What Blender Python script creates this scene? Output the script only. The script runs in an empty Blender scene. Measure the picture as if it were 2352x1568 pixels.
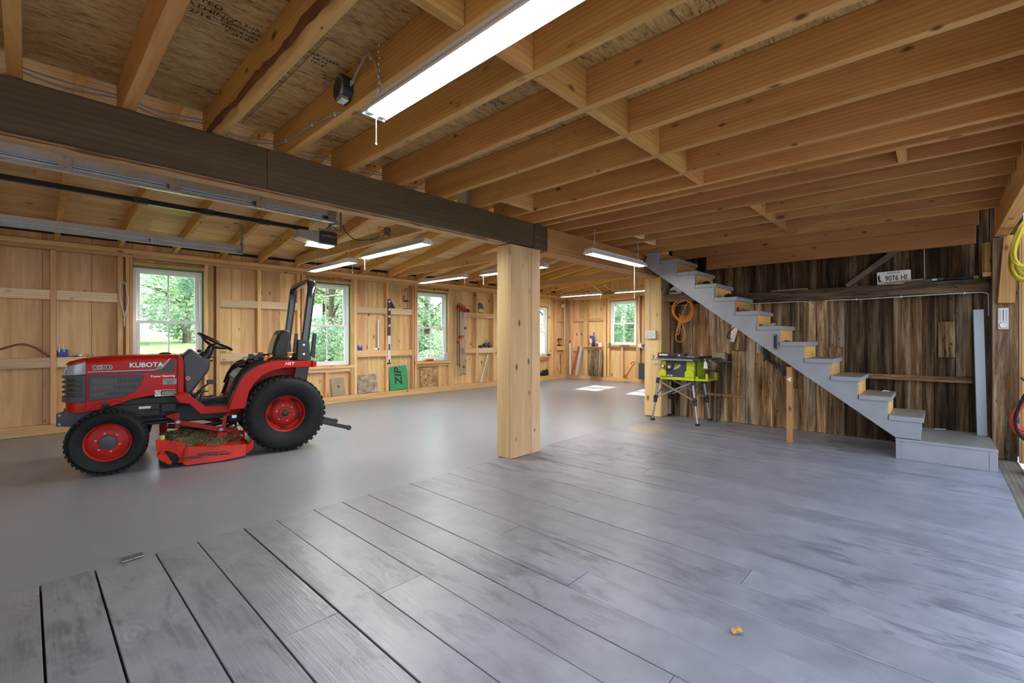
import bpy, math, random
from mathutils import Vector, Matrix
random.seed(7)
SC = bpy.context.scene
COL = SC.collection
PI = math.pi
R = math.radians
ORD = ['first','second','third','fourth','fifth','sixth','seventh','eighth','ninth','tenth','eleventh','twelfth','thirteenth',
       'fourteenth','fifteenth','sixteenth','seventeenth','eighteenth','nineteenth','twentieth']

# ---------------------------------------------------------------- mesh helper
class MB:
    def __init__(s):
        s.v = []; s.f = []; s.m = []; s.cm = 0
    def mat(s, i):
        s.cm = i; return s
    def add(s, vs, fs):
        n = len(s.v)
        s.v += [tuple(p) for p in vs]
        s.f += [tuple(i + n for i in f) for f in fs]
        s.m += [s.cm] * len(fs)
        return s
    def box(s, x0, x1, y0, y1, z0, z1):
        x0, x1 = min(x0, x1), max(x0, x1); y0, y1 = min(y0, y1), max(y0, y1); z0, z1 = min(z0, z1), max(z0, z1)
        return s.add([(x0,y0,z0),(x1,y0,z0),(x1,y1,z0),(x0,y1,z0),(x0,y0,z1),(x1,y0,z1),(x1,y1,z1),(x0,y1,z1)],
                     [(0,3,2,1),(4,5,6,7),(0,1,5,4),(1,2,6,5),(2,3,7,6),(3,0,4,7)])
    def bar(s, p, q, w, h, up=(0,0,1)):
        p, q = Vector(p), Vector(q); d = (q - p).normalized(); u = Vector(up)
        if abs(d.dot(u)) > .98: u = Vector((1,0,0))
        a = d.cross(u).normalized(); b = a.cross(d).normalized()
        vs = []
        for c in (p, q):
            for i, j in ((-1,-1),(1,-1),(1,1),(-1,1)):
                vs.append(c + a*(i*w/2) + b*(j*h/2))
        return s.add(vs, [(0,3,2,1),(4,5,6,7),(0,1,5,4),(1,2,6,5),(2,3,7,6),(3,0,4,7)])
    def tube(s, pts, r, n=8, closed=False, sq=None):
        P = [Vector(p) for p in pts]; m = len(P)
        rr = r if isinstance(r, (list, tuple)) else [r] * m
        vs = []; prev = None
        for i, p in enumerate(P):
            if closed: t = P[(i+1) % m] - P[i-1]
            else: t = P[min(i+1, m-1)] - P[max(i-1, 0)]
            t = t.normalized() if t.length > 1e-9 else Vector((0,0,1))
            if prev is None:
                a = t.cross(Vector((0,0,1)))
                if a.length < .05: a = t.cross(Vector((0,1,0)))
                a.normalize()
            else:
                a = prev - t * prev.dot(t)
                a = a.normalized() if a.length > 1e-6 else t.orthogonal().normalized()
            prev = a; b = t.cross(a).normalized()
            for k in range(n):
                g = 2*PI*k/n + (PI/n if sq else 0)
                fa, fb = (sq if sq else (1, 1))
                vs.append(p + a*(rr[i]*fa*math.cos(g)) + b*(rr[i]*fb*math.sin(g)))
        fs = []
        for i in range(m if closed else m-1):
            j = (i+1) % m
            for k in range(n):
                l = (k+1) % n
                fs.append((i*n+k, i*n+l, j*n+l, j*n+k))
        if not closed:
            fs.append(tuple(range(n-1, -1, -1))); fs.append(tuple((m-1)*n + k for k in range(n)))
        return s.add(vs, fs)
    def lathe(s, prof, c=(0,0,0), ax='y', n=32, close=False, cap='both'):
        vs = []; m = len(prof); c = Vector(c)
        for r, h in prof:
            for k in range(n):
                g = 2*PI*k/n; a, b = r*math.cos(g), r*math.sin(g)
                o = {'x': (h,a,b), 'y': (b,h,a), 'z': (a,b,h)}[ax]
                vs.append(c + Vector(o))
        fs = []
        for i in range(m if close else m-1):
            j = (i+1) % m
            for k in range(n):
                l = (k+1) % n
                fs.append((i*n+k, i*n+l, j*n+l, j*n+k))
        if not close:
            if cap == 'both': fs.append(tuple(range(n-1,-1,-1)))
            if cap: fs.append(tuple((m-1)*n+k for k in range(n)))
        return s.add(vs, fs)
    def prism(s, poly, a, b, ax='y'):
        def P(u, v, w): return {'x': (w,u,v), 'y': (u,w,v), 'z': (u,v,w)}[ax]
        n = len(poly)
        vs = [P(u,v,a) for u,v in poly] + [P(u,v,b) for u,v in poly]
        fs = [tuple(range(n-1,-1,-1)), tuple(range(n, 2*n))]
        for i in range(n):
            j = (i+1) % n; fs.append((i, j, n+j, n+i))
        return s.add(vs, fs)
    def ball(s, c, r, nu=12, nv=8):
        rx, ry, rz = r if isinstance(r, (tuple, list)) else (r, r, r)
        vs = [(c[0], c[1], c[2]-rz)]
        for i in range(1, nv):
            t = PI*i/nv - PI/2
            for k in range(nu):
                g = 2*PI*k/nu
                vs.append((c[0]+rx*math.cos(t)*math.cos(g), c[1]+ry*math.cos(t)*math.sin(g), c[2]+rz*math.sin(t)))
        vs.append((c[0], c[1], c[2]+rz))
        fs = []
        for k in range(nu): fs.append((0, 1+(k+1) % nu, 1+k))
        for i in range(nv-2):
            for k in range(nu):
                l = (k+1) % nu; a = 1+i*nu
                fs.append((a+k, a+l, a+nu+l, a+nu+k))
        t = 1+(nv-2)*nu; e = len(vs)-1
        for k in range(nu): fs.append((t+k, t+(k+1) % nu, e))
        return s.add(vs, fs)
    def loft(s, secs, cap=True):
        n = len(secs[0]); vs = [p for q in secs for p in q]; fs = []
        for i in range(len(secs)-1):
            for k in range(n):
                l = (k+1) % n
                fs.append((i*n+k, i*n+l, (i+1)*n+l, (i+1)*n+k))
        if cap:
            fs.append(tuple(range(n-1,-1,-1))); fs.append(tuple((len(secs)-1)*n+k for k in range(n)))
        return s.add(vs, fs)
    def build(s, name, mats, parent=None, bevel=0, smooth=False, seg=2, loc=None, rz=0, fix=True, ang=40):
        me = bpy.data.meshes.new(name)
        me.from_pydata(s.v, [], s.f)
        mats = mats if isinstance(mats, (list, tuple)) else [mats]
        for m in mats: me.materials.append(M[m] if isinstance(m, str) else m)
        if len(mats) > 1:
            me.polygons.foreach_set('material_index', s.m)
        me.update()
        if fix:
            import bmesh
            bm = bmesh.new(); bm.from_mesh(me); bmesh.ops.recalc_face_normals(bm, faces=bm.faces); bm.to_mesh(me); bm.free()
        if smooth:
            me.polygons.foreach_set('use_smooth', [True]*len(me.polygons))
            try: me.set_sharp_from_angle(angle=R(ang))
            except Exception: pass
        o = bpy.data.objects.new(name, me); COL.objects.link(o)
        if parent is not None: o.parent = parent
        if loc: o.location = loc
        if rz: o.rotation_euler.z = rz
        if bevel:
            b = o.modifiers.new('bevel', 'BEVEL'); b.width = bevel; b.segments = seg; b.limit_method = 'ANGLE'; b.angle_limit = R(30)
            b.harden_normals = False
        return o

def tag(o, label, cat, group=None, kind=None):
    if label: o['label'] = label
    if cat: o['category'] = cat
    if group: o['group'] = group
    if kind: o['kind'] = kind
    return o
def struct(o):
    o['kind'] = 'structure'; return o
def thing(name, label, cat, loc=(0,0,0), rz=0, group=None):
    o = bpy.data.objects.new(name, None); COL.objects.link(o)
    o.empty_display_size = .1
    o.location = loc; o.rotation_euler.z = rz
    return tag(o, label, cat, group)
def dup(o, loc=None, rz=None, label=None, parent=None):
    c = o.copy(); COL.objects.link(c)
    if parent is not None: c.parent = parent
    if loc is not None: c.location = loc
    if rz is not None: c.rotation_euler.z = rz
    if label: c['label'] = label
    for ch in [x for x in bpy.data.objects if x.parent == o]:
        dup(ch, parent=c)
    return c
def text(body, size, mat, name, parent=None, mtx=None, depth=.0012, ax=1.0, align='CENTER', offset=0.0, shear=0):
    """lettering as a thin mesh; mtx maps (x right, y up, z out) to the parent's space"""
    cu = bpy.data.curves.new(name, 'FONT'); cu.body = body; cu.size = size; cu.extrude = depth/2
    cu.align_x = align; cu.align_y = 'CENTER'; cu.offset = offset; cu.shear = shear; cu.resolution_u = 3
    t = bpy.data.objects.new(name, cu); COL.objects.link(t)
    dg = bpy.context.evaluated_depsgraph_get(); dg.update()
    me = bpy.data.meshes.new_from_object(t.evaluated_get(dg))
    bpy.data.objects.remove(t); bpy.data.curves.remove(cu)
    S = Matrix.Diagonal((ax, 1, 1, 1))
    me.transform((mtx or Matrix()) @ S)
    me.materials.clear(); me.materials.append(M[mat])
    o = bpy.data.objects.new(name, me); COL.objects.link(o)
    if parent is not None: o.parent = parent
    return o
def frame(o, xdir, ydir):
    x = Vector(xdir).normalized(); y = Vector(ydir); y = (y - x*y.dot(x)).normalized(); z = x.cross(y)
    m = Matrix((x, y, z)).transposed().to_4x4(); m.translation = Vector(o)
    return m
def arc(cx, cz, r, a0, a1, n):
    return [(cx + r*math.cos(R(a0+(a1-a0)*i/n)), cz + r*math.sin(R(a0+(a1-a0)*i/n))) for i in range(n+1)]
def smoothpath(pts, n=6):
    P = [Vector(p) for p in pts]; out = []
    for i in range(len(P)-1):
        p0 = P[max(i-1,0)]; p1 = P[i]; p2 = P[i+1]; p3 = P[min(i+2,len(P)-1)]
        for k in range(n):
            t = k/n
            out.append(.5*((2*p1)+(p2-p0)*t+(2*p0-5*p1+4*p2-p3)*t*t+(3*p1-p0-3*p2+p3)*t**3))
    out.append(P[-1]); return out

# ---------------------------------------------------------------- materials
M = {}
def new(name):
    m = bpy.data.materials.new(name); m.use_nodes = True
    nt = m.node_tree; b = nt.nodes['Principled BSDF']
    M[name] = m
    return m, nt, b
def plain(name, col, rough=.5, metal=0, spec=.5, bump=0, bs=200, var=0, coat=0, vs=6):
    m, nt, b = new(name); N = nt.nodes; L = nt.links
    b.inputs['Roughness'].default_value = rough; b.inputs['Metallic'].default_value = metal
    b.inputs['Specular IOR Level'].default_value = spec
    if coat:
        b.inputs['Coat Weight'].default_value = coat; b.inputs['Coat Roughness'].default_value = .12
    tc = N.new('ShaderNodeTexCoord')
    nz = N.new('ShaderNodeTexNoise'); nz.inputs['Scale'].default_value = vs; nz.inputs['Detail'].default_value = 5
    L.new(tc.outputs['Object'], nz.inputs['Vector'])
    rp = N.new('ShaderNodeValToRGB')
    v = var
    rp.color_ramp.elements[0].position = .3; rp.color_ramp.elements[1].position = .7
    rp.color_ramp.elements[0].color = (*[c*(1-v) for c in col], 1); rp.color_ramp.elements[1].color = (*[min(1, c*(1+v)) for c in col], 1)
    L.new(nz.outputs['Fac'], rp.inputs['Fac']); L.new(rp.outputs['Color'], b.inputs['Base Color'])
    if bump:
        n2 = N.new('ShaderNodeTexNoise'); n2.inputs['Scale'].default_value = bs
        L.new(tc.outputs['Object'], n2.inputs['Vector'])
        bp = N.new('ShaderNodeBump'); bp.inputs['Strength'].default_value = bump; bp.inputs['Distance'].default_value = .01
        L.new(n2.outputs['Fac'], bp.inputs['Height']); L.new(bp.outputs['Normal'], b.inputs['Normal'])
    return m
def emit(name, col, st):
    m = bpy.data.materials.new(name); m.use_nodes = True; nt = m.node_tree
    b = nt.nodes['Principled BSDF']
    b.inputs['Base Color'].default_value = (.8,.8,.8,1)
    b.inputs['Emission Color'].default_value = (*col,1); b.inputs['Emission Strength'].default_value = st
    M[name] = m; return m
def _coords(nt, axis, along, across):
    N, L = nt.nodes, nt.links
    tc = N.new('ShaderNodeTexCoord'); oi = N.new('ShaderNodeObjectInfo'); g = N.new('ShaderNodeNewGeometry')
    a = N.new('ShaderNodeMath'); a.operation = 'MULTIPLY_ADD'; a.inputs[1].default_value = 61.7
    L.new(g.outputs['Random Per Island'], a.inputs[0])
    a2 = N.new('ShaderNodeMath'); a2.operation = 'MULTIPLY'; a2.inputs[1].default_value = 97.3; L.new(oi.outputs['Random'], a2.inputs[0])
    L.new(a2.outputs[0], a.inputs[2])
    cb = N.new('ShaderNodeCombineXYZ')
    for k in range(3): L.new(a.outputs[0], cb.inputs[k])
    ad = N.new('ShaderNodeVectorMath'); ad.operation = 'ADD'; L.new(tc.outputs['Object'], ad.inputs[0]); L.new(cb.outputs[0], ad.inputs[1])
    def mp(al, ac):
        m = N.new('ShaderNodeMapping'); sc = [ac]*3; sc['xyz'.index(axis)] = al
        m.inputs['Scale'].default_value = sc; L.new(ad.outputs[0], m.inputs['Vector']); return m.outputs[0]
    fr = N.new('ShaderNodeMath'); fr.operation = 'FRACT'; L.new(a.outputs[0], fr.inputs[0])
    return mp, fr.outputs[0], ad.outputs[0]
def noise(nt, vec, sc, det=4, rough=.55, dist=0):
    n = nt.nodes.new('ShaderNodeTexNoise'); n.inputs['Scale'].default_value = sc; n.inputs['Detail'].default_value = det
    n.inputs['Roughness'].default_value = rough; n.inputs['Distortion'].default_value = dist
    if vec is not None: nt.links.new(vec, n.inputs['Vector'])
    return n.outputs['Fac']
def ramp(nt, fac, stops):
    r = nt.nodes.new('ShaderNodeValToRGB'); e = r.color_ramp.elements
    while len(e) < len(stops): e.new(.5)
    for x, (p, c) in zip(e, stops):
        x.position = p; x.color = (*c, 1) if len(c) == 3 else c
    nt.links.new(fac, r.inputs['Fac']); return r.outputs['Color']
def mix(nt, fac, a, b, mode='MIX'):
    n = nt.nodes.new('ShaderNodeMix'); n.data_type = 'RGBA'; n.blend_type = mode
    for sock, v in ((n.inputs[0], fac), (n.inputs[6], a), (n.inputs[7], b)):
        if isinstance(v, (int, float)): sock.default_value = v
        elif isinstance(v, (tuple, list)): sock.default_value = (*v, 1) if len(v) == 3 else v
        else: nt.links.new(v, sock)
    return n.outputs[2]
def math_(nt, op, a, b=None, clamp=False):
    n = nt.nodes.new('ShaderNodeMath'); n.operation = op; n.use_clamp = clamp
    for i, v in enumerate((a, b)):
        if v is None: continue
        if isinstance(v, (int, float)): n.inputs[i].default_value = v
        else: nt.links.new(v, n.inputs[i])
    return n.outputs[0]
def wood(name, lo, hi, axis, knots=1.0, rough=.62, kcol=(.10,.045,.015), var=.22, bump=.25, kden=1.0, streak=None, kon=.40):
    m, nt, b = new(name); L = nt.links
    mp, rnd, base = _coords(nt, axis, 1, 1)
    g1 = noise(nt, mp(.5, 4.5), 1.6, 5, .6, 1.2)
    g2 = noise(nt, mp(1.6, 75), 1.0, 3, .6)
    w = nt.nodes.new('ShaderNodeTexWave'); w.wave_type = 'RINGS'; w.inputs['Scale'].default_value = 1.0; w.inputs['Distortion'].default_value = 5
    w.inputs['Detail'].default_value = 2; w.inputs['Detail Scale'].default_value = .8; L.new(mp(.35, 14), w.inputs['Vector'])
    f = math_(nt, 'ADD', math_(nt, 'MULTIPLY', g1, .74), math_(nt, 'ADD', math_(nt, 'MULTIPLY', g2, .13), math_(nt, 'MULTIPLY', w.outputs['Fac'], .13)))
    col = ramp(nt, f, [(.30, lo), (.66, hi)])
    if streak:
        s = noise(nt, mp(.4, 5), 1.3, 3)
        col = mix(nt, ramp(nt, s, [(.55, (0,0,0)), (.75, (.8,.8,.8))]), col, streak)
    vv = math_(nt, 'ADD', 1-var, math_(nt, 'MULTIPLY', rnd, 2*var))
    hsv = nt.nodes.new('ShaderNodeHueSaturation'); L.new(vv, hsv.inputs['Value']); L.new(col, hsv.inputs['Color'])
    rnd2 = math_(nt, 'FRACT', math_(nt, 'MULTIPLY', rnd, 17.3))
    L.new(math_(nt, 'ADD', .488, math_(nt, 'MULTIPLY', rnd2, .022)), hsv.inputs['Hue'])
    col = hsv.outputs[0]
    if knots:
        vo = nt.nodes.new('ShaderNodeTexVoronoi'); vo.inputs['Scale'].default_value = 1.0
        L.new(mp(3.4*kden, 6.5*kden), vo.inputs['Vector'])
        sp = nt.nodes.new('ShaderNodeSeparateColor'); L.new(vo.outputs['Color'], sp.inputs[0])
        on = math_(nt, 'GREATER_THAN', sp.outputs[0], kon)
        size = math_(nt, 'ADD', .055, math_(nt, 'MULTIPLY', sp.outputs[1], .10))
        wob = math_(nt, 'MULTIPLY', noise(nt, mp(30, 30), 1, 2), .05)
        d = math_(nt, 'ADD', vo.outputs['Distance'], wob)
        k = math_(nt, 'SUBTRACT', 1.0, math_(nt, 'DIVIDE', d, math_(nt, 'MULTIPLY', size, 1.6)), True)
        k = math_(nt, 'MULTIPLY', math_(nt, 'MULTIPLY', math_(nt, 'MULTIPLY', k, 1.9, True), on), knots*.9)
        col = mix(nt, k, col, kcol)
    L.new(col, b.inputs['Base Color']); b.inputs['Roughness'].default_value = rough
    b.inputs['Specular IOR Level'].default_value = .3
    if bump:
        bp = nt.nodes.new('ShaderNodeBump'); bp.inputs['Strength'].default_value = bump; bp.inputs['Distance'].default_value = .004
        L.new(g2, bp.inputs['Height']); L.new(bp.outputs['Normal'], b.inputs['Normal'])
    return m
PINE_LO, PINE_HI = (.53,.305,.115), (.81,.55,.27)
for a in 'xyz':
    wood('pine_'+a, PINE_LO, PINE_HI, a)
    wood('board_'+a, (.56,.335,.14), (.83,.58,.30), a, kden=1.0, var=.16, kon=.3)
    wood('pale_'+a, (.66,.46,.25), (.88,.70,.46), a, knots=.7)
    wood('joist_'+a, (.50,.245,.066), (.74,.42,.145), a, kden=1.35, var=.10, kon=.15)
    wood('fir_'+a, (.40,.19,.066), (.60,.32,.118), a, kden=1.2, var=.12, kon=.35)
    wood('grey_'+a, (.08,.06,.045), (.24,.19,.145), a, knots=.5, rough=.8)
wood('dark_x', (.070,.043,.022), (.118,.076,.040), 'x', knots=.35, var=.05, rough=.7)
for a in 'xyz': wood('post_'+a, (.55,.335,.15), (.80,.56,.31), a, kden=1.1, var=.08, kon=.25)
wood('stair_pine', (.55,.30,.08), (.80,.50,.17), 'x', knots=.8)

def barn(name, axis, dark=1.0, stain=1.0):
    m, nt, b = new(name); L = nt.links
    mp, rnd, base = _coords(nt, axis, 1, 1)
    g1 = noise(nt, mp(.40, 6.5), 1.8, 8, .70, .5)
    g2 = noise(nt, mp(2, 90), 1.0, 3, .7)
    g3 = noise(nt, mp(1.0, 7), 1.4, 8, .72, .4)
    col = ramp(nt, g1, [(.37, (.010*dark,.006*dark,.003*dark)), (.46, (.085*dark,.045*dark,.019*dark)), (.54, (.23*dark,.13*dark,.055*dark)), (.64, (.50*dark,.37*dark,.22*dark))])
    gr = ramp(nt, g3, [(.42, (0,0,0)), (.60, (stain,stain,stain))])
    greyc = ramp(nt, g2, [(.3, (.13*dark,.10*dark,.07*dark)), (.7, (.56*dark,.48*dark,.36*dark))])
    pick = math_(nt, 'GREATER_THAN', rnd, .45)
    col = mix(nt, math_(nt, 'MULTIPLY', gr, math_(nt, 'ADD', .25, math_(nt, 'MULTIPLY', pick, .5))), col, greyc)
    r2 = math_(nt, 'FRACT', math_(nt, 'MULTIPLY', rnd, 13.7))
    g4 = noise(nt, mp(.9, 5), 1.7, 6, .65, .4)
    rust = ramp(nt, g4, [(.52, (0,0,0)), (.66, (.55,.55,.55))])
    col = mix(nt, math_(nt, 'MULTIPLY', rust, math_(nt, 'GREATER_THAN', r2, .4)), col, (.24*dark,.095*dark,.03*dark))
    hsv = nt.nodes.new('ShaderNodeHueSaturation'); L.new(math_(nt, 'ADD', .5, math_(nt, 'MULTIPLY', r2, .75)), hsv.inputs['Value']); L.new(col, hsv.inputs['Color'])
    vo = nt.nodes.new('ShaderNodeTexVoronoi'); L.new(mp(5, 11), vo.inputs['Vector']); vo.inputs['Scale'].default_value = 1
    hole = math_(nt, 'LESS_THAN', vo.outputs['Distance'], .075)
    col = mix(nt, math_(nt, 'MULTIPLY', hole, .8), hsv.outputs[0], (.01,.007,.005))
    L.new(col, b.inputs['Base Color']); b.inputs['Roughness'].default_value = .85; b.inputs['Specular IOR Level'].default_value = .2
    bp = nt.nodes.new('ShaderNodeBump'); bp.inputs['Strength'].default_value = .6; bp.inputs['Distance'].default_value = .008
    L.new(math_(nt, 'ADD', g1, math_(nt, 'MULTIPLY', g2, .5)), bp.inputs['Height']); L.new(bp.outputs['Normal'], b.inputs['Normal'])
barn('barn_z', 'z', 1.3, 1.0); barn('barn_y', 'y', 1.0, .6); barn('barn_post', 'z', .8, .6); barn('barn_patch', 'z', 1.2, .9)

def osb(name, lo, hi, axis):
    m, nt, b = new(name); L = nt.links
    mp, rnd, base = _coords(nt, axis, 1, 1)
    n1 = noise(nt, mp(16, 66), 1.0, 4, .62, 1.0); n2 = noise(nt, mp(5, 18), 1.0, 4, .6)
    col = ramp(nt, math_(nt, 'ADD', math_(nt, 'MULTIPLY', n1, .65), math_(nt, 'MULTIPLY', n2, .35)), [(.35, tuple(c*.25 for c in lo)), (.45, lo), (.60, hi)])
    vv = math_(nt, 'ADD', .88, math_(nt, 'MULTIPLY', rnd, .24))
    hsv = nt.nodes.new('ShaderNodeHueSaturation'); L.new(vv, hsv.inputs['Value']); L.new(col, hsv.inputs['Color'])
    L.new(hsv.outputs[0], b.inputs['Base Color']); b.inputs['Roughness'].default_value = .7
    bp = nt.nodes.new('ShaderNodeBump'); bp.inputs['Strength'].default_value = .3; bp.inputs['Distance'].default_value = .004
    L.new(n1, bp.inputs['Height']); L.new(bp.outputs['Normal'], b.inputs['Normal'])
osb('osb', (.48,.30,.105), (.70,.49,.21), 'x')
def flake(name):
    m, nt, b = new(name); L = nt.links
    tc = nt.nodes.new('ShaderNodeTexCoord')
    vo = nt.nodes.new('ShaderNodeTexVoronoi'); vo.inputs['Scale'].default_value = 26; vo.inputs['Randomness'].default_value = 1
    nz = noise(nt, tc.outputs['Object'], 9, 3)
    av = nt.nodes.new('ShaderNodeVectorMath'); av.operation = 'MULTIPLY_ADD'; av.inputs[1].default_value = (.25,.25,.25)
    cb = nt.nodes.new('ShaderNodeCombineXYZ'); [L.new(nz, cb.inputs[i]) for i in range(3)]
    L.new(cb.outputs[0], av.inputs[0]); L.new(tc.outputs['Object'], av.inputs[2]); L.new(av.outputs[0], vo.inputs['Vector'])
    sp = nt.nodes.new('ShaderNodeSeparateColor'); L.new(vo.outputs['Color'], sp.inputs[0])
    L.new(ramp(nt, sp.outputs[0], [(.0,(.20,.095,.035)),(.5,(.44,.25,.10)),(1,(.66,.44,.22))]), b.inputs['Base Color']); b.inputs['Roughness'].default_value = .75
flake('flakeboard')

def concrete():
    m, nt, b = new('concrete'); L = nt.links
    tc = nt.nodes.new('ShaderNodeTexCoord'); v = tc.outputs['Object']
    a = noise(nt, v, .7, 5, .6, .3); f = noise(nt, v, 9, 4, .6); s = noise(nt, v, 60, 2, .5)
    col = ramp(nt, math_(nt,'ADD',math_(nt,'MULTIPLY',a,.6),math_(nt,'MULTIPLY',f,.4)), [(.3,(.225,.245,.275)),(.7,(.285,.308,.34))])
    vo = nt.nodes.new('ShaderNodeTexVoronoi'); vo.inputs['Scale'].default_value = 3.1; L.new(v, vo.inputs['Vector'])
    sc_ = nt.nodes.new('ShaderNodeSeparateColor'); L.new(vo.outputs['Color'], sc_.inputs[0])
    spk = math_(nt, 'LESS_THAN', math_(nt,'ADD',vo.outputs['Distance'],math_(nt,'MULTIPLY',s,.02)), .026)
    col = mix(nt, math_(nt,'MULTIPLY',math_(nt,'MULTIPLY',spk,math_(nt,'GREATER_THAN',sc_.outputs[0],.86)),.6), col, (.12,.11,.10))
    L.new(col, b.inputs['Base Color'])
    L.new(ramp(nt, a, [(.3,(.29,.29,.29)),(.7,(.34,.34,.34))]), b.inputs['Roughness']); b.inputs['Specular IOR Level'].default_value = .7
concrete()
def plankpaint():
    m, nt, b = new('plank_paint'); L = nt.links
    mp, rnd, base = _coords(nt, 'y', 1, 1)
    tc = nt.nodes.new('ShaderNodeTexCoord'); v = tc.outputs['Object']
    g = noise(nt, mp(2.2, 60), 1.0, 4, .65, .5); big = noise(nt, mp(2.0, 5.5), 1.5, 6, .65, .5); med = noise(nt, mp(1.0,1.0), 7, 4)
    col = ramp(nt, med, [(.3,(.225,.23,.262)),(.7,(.285,.29,.325))])
    wear = ramp(nt, big, [(.50,(0,0,0)),(.60,(1,1,1))])
    on = noise(nt, v, .55, 2)
    wear = math_(nt,'MULTIPLY', wear, ramp(nt,on,[(.42,(.15,.15,.15)),(.58,(1,1,1))]))
    wear = math_(nt,'MULTIPLY', wear, ramp(nt, g, [(.38,(.25,.25,.25)),(.55,(1,1,1))]))
    col = mix(nt, math_(nt,'MULTIPLY',wear,.66), col, (.085,.086,.11))
    # dried saw dust in front of the table saw: a stain with its own outline
    sp = nt.nodes.new('ShaderNodeSeparateXYZ'); L.new(v, sp.inputs[0])
    dx = math_(nt,'DIVIDE',math_(nt,'SUBTRACT',sp.outputs[0],5.55),.62); dy = math_(nt,'DIVIDE',math_(nt,'SUBTRACT',sp.outputs[1],2.78),.50)
    d2 = math_(nt,'ADD',math_(nt,'MULTIPLY',dx,dx),math_(nt,'MULTIPLY',dy,dy))
    d2 = math_(nt,'ADD',d2,math_(nt,'MULTIPLY',noise(nt,v,5,5),1.3))
    dust = ramp(nt, d2, [(.65,(1,1,1)),(1.35,(0,0,0))])
    col = mix(nt, math_(nt,'MULTIPLY',dust,.75), col, (.44,.33,.19))
    hsv = nt.nodes.new('ShaderNodeHueSaturation'); L.new(math_(nt,'ADD',.92,math_(nt,'MULTIPLY',rnd,.16)), hsv.inputs['Value']); L.new(col, hsv.inputs['Color'])
    # nail heads
    vo = nt.nodes.new('ShaderNodeTexVoronoi'); vo.inputs['Scale'].default_value = 3.4; L.new(base, vo.inputs['Vector'])
    nail = math_(nt,'LESS_THAN',vo.outputs['Distance'],.022)
    col = mix(nt, math_(nt,'MULTIPLY',nail,.7), hsv.outputs[0], (.07,.07,.085))
    L.new(col, b.inputs['Base Color'])
    L.new(ramp(nt, math_(nt,'ADD',math_(nt,'MULTIPLY',big,.6),math_(nt,'MULTIPLY',med,.4)), [(.35,(.285,.285,.285)),(.65,(.40,.40,.40))]), b.inputs['Roughness'])
    kn = nt.nodes.new('ShaderNodeTexVoronoi'); kn.inputs['Scale'].default_value = 1; L.new(mp(2.2,4.4), kn.inputs['Vector'])
    w = nt.nodes.new('ShaderNodeMath'); w.operation = 'SINE'; L.new(math_(nt,'MULTIPLY',kn.outputs['Distance'],60), w.inputs[0])
    kk = math_(nt,'MULTIPLY', w.outputs[0], math_(nt,'SUBTRACT',.35,kn.outputs['Distance'],True))
    h = math_(nt,'ADD',math_(nt,'ADD',math_(nt,'MULTIPLY',g,.5),math_(nt,'MULTIPLY',big,.8)),kk)
    bp = nt.nodes.new('ShaderNodeBump'); bp.inputs['Strength'].default_value = .38; bp.inputs['Distance'].default_value = .007
    L.new(h, bp.inputs['Height']); L.new(bp.outputs['Normal'], b.inputs['Normal'])
plankpaint()

plain('stair_grey', (.31,.32,.345), .45, bump=.1, bs=60, var=.08)
plain('stair_top', (.24,.205,.17), .5, bump=.15, bs=60, var=.15)
plain('steel', (.70,.75,.80), .27, .8, var=.08, vs=30)
plain('dull_steel', (.35,.36,.37), .45, .9, var=.15, vs=20)
plain('alu', (.42,.43,.44), .4, .85, var=.05)
plain('bronze', (.36,.31,.25), .4, .7)
plain('white_vinyl', (.88,.89,.90), .35)
plain('white_paint', (.72,.72,.71), .5)
plain('white_plastic', (.78,.78,.75), .4)
plain('almond', (.66,.62,.50), .45)
plain('cable_grey', (.42,.40,.37), .55)
plain('cable_white', (.72,.71,.68), .5)
plain('black', (.018,.018,.02), .45)
plain('gloss_black', (.013,.013,.015), .22, coat=.4)
plain('rubber', (.010,.010,.011), .68, spec=.25, bump=.15, bs=90, var=.2)
plain('charcoal', (.042,.047,.058), .5)
plain('engine', (.020,.021,.025), .55, bump=.2, bs=50)
plain('red_paint', (.42,.008,.004), .36, spec=.22, var=.05)
plain('rim_red', (.38,.014,.008), .45, spec=.25, var=.15, vs=12)
plain('orange_red', (.50,.020,.008), .42, spec=.25, var=.2, vs=9)
plain('red_plastic', (.6,.03,.02), .4)
plain('orange', (.80,.26,.03), .5)
plain('amber', (.85,.33,.03), .25)
plain('red_cord', (.55,.075,.025), .5)
plain('yellow_cord', (.55,.44,.02), .45)
plain('lime', (.50,.62,.015), .38, coat=.2)
plain('lens', (.30,.31,.33), .18, coat=.6)
plain('lens_dark', (.05,.045,.03), .3)
plain('silver_decal', (.50,.48,.43), .4)
plain('decal_white', (.80,.78,.74), .5)
plain('ink', (.02,.018,.016), .7)
plain('blue_plastic', (.02,.06,.34), .4)
plain('green_panel', (.035,.30,.12), .55, var=.08)
plain('green_tape', (.02,.30,.06), .5)
plain('panel_tan', (.36,.27,.18), .7, var=.12, bump=.1)
plain('panel_mottled', (.36,.28,.20), .75, var=.55, vs=11)
plain('grease_and_backing', (.02,.016,.013), .6)  # colour of the deck grease and of the added dark backing sheets
plain('clipping', (.15,.135,.055), .9, var=.55, vs=60, bump=.6, bs=120)
plain('leaf_dry', (.50,.27,.07), .7, var=.25, vs=40)
plain('lamp_white', (.75,.76,.78), .4)
plain('grey_plastic', (.30,.31,.32), .45)
plain('smoke_plastic', (.40,.42,.40), .25, coat=.3)
plain('gutter', (.36,.41,.45), .4)
plain('ochre', (.50,.42,.08), .5)
plain('tan_wood', (.42,.23,.09), .6, var=.2)
plain('copper_red', (.36,.10,.035), .5)
plain('brown_rust', (.20,.07,.03), .7, var=.3)
plain('black_bag', (.012,.012,.015), .25, bump=.5, bs=25)
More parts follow.
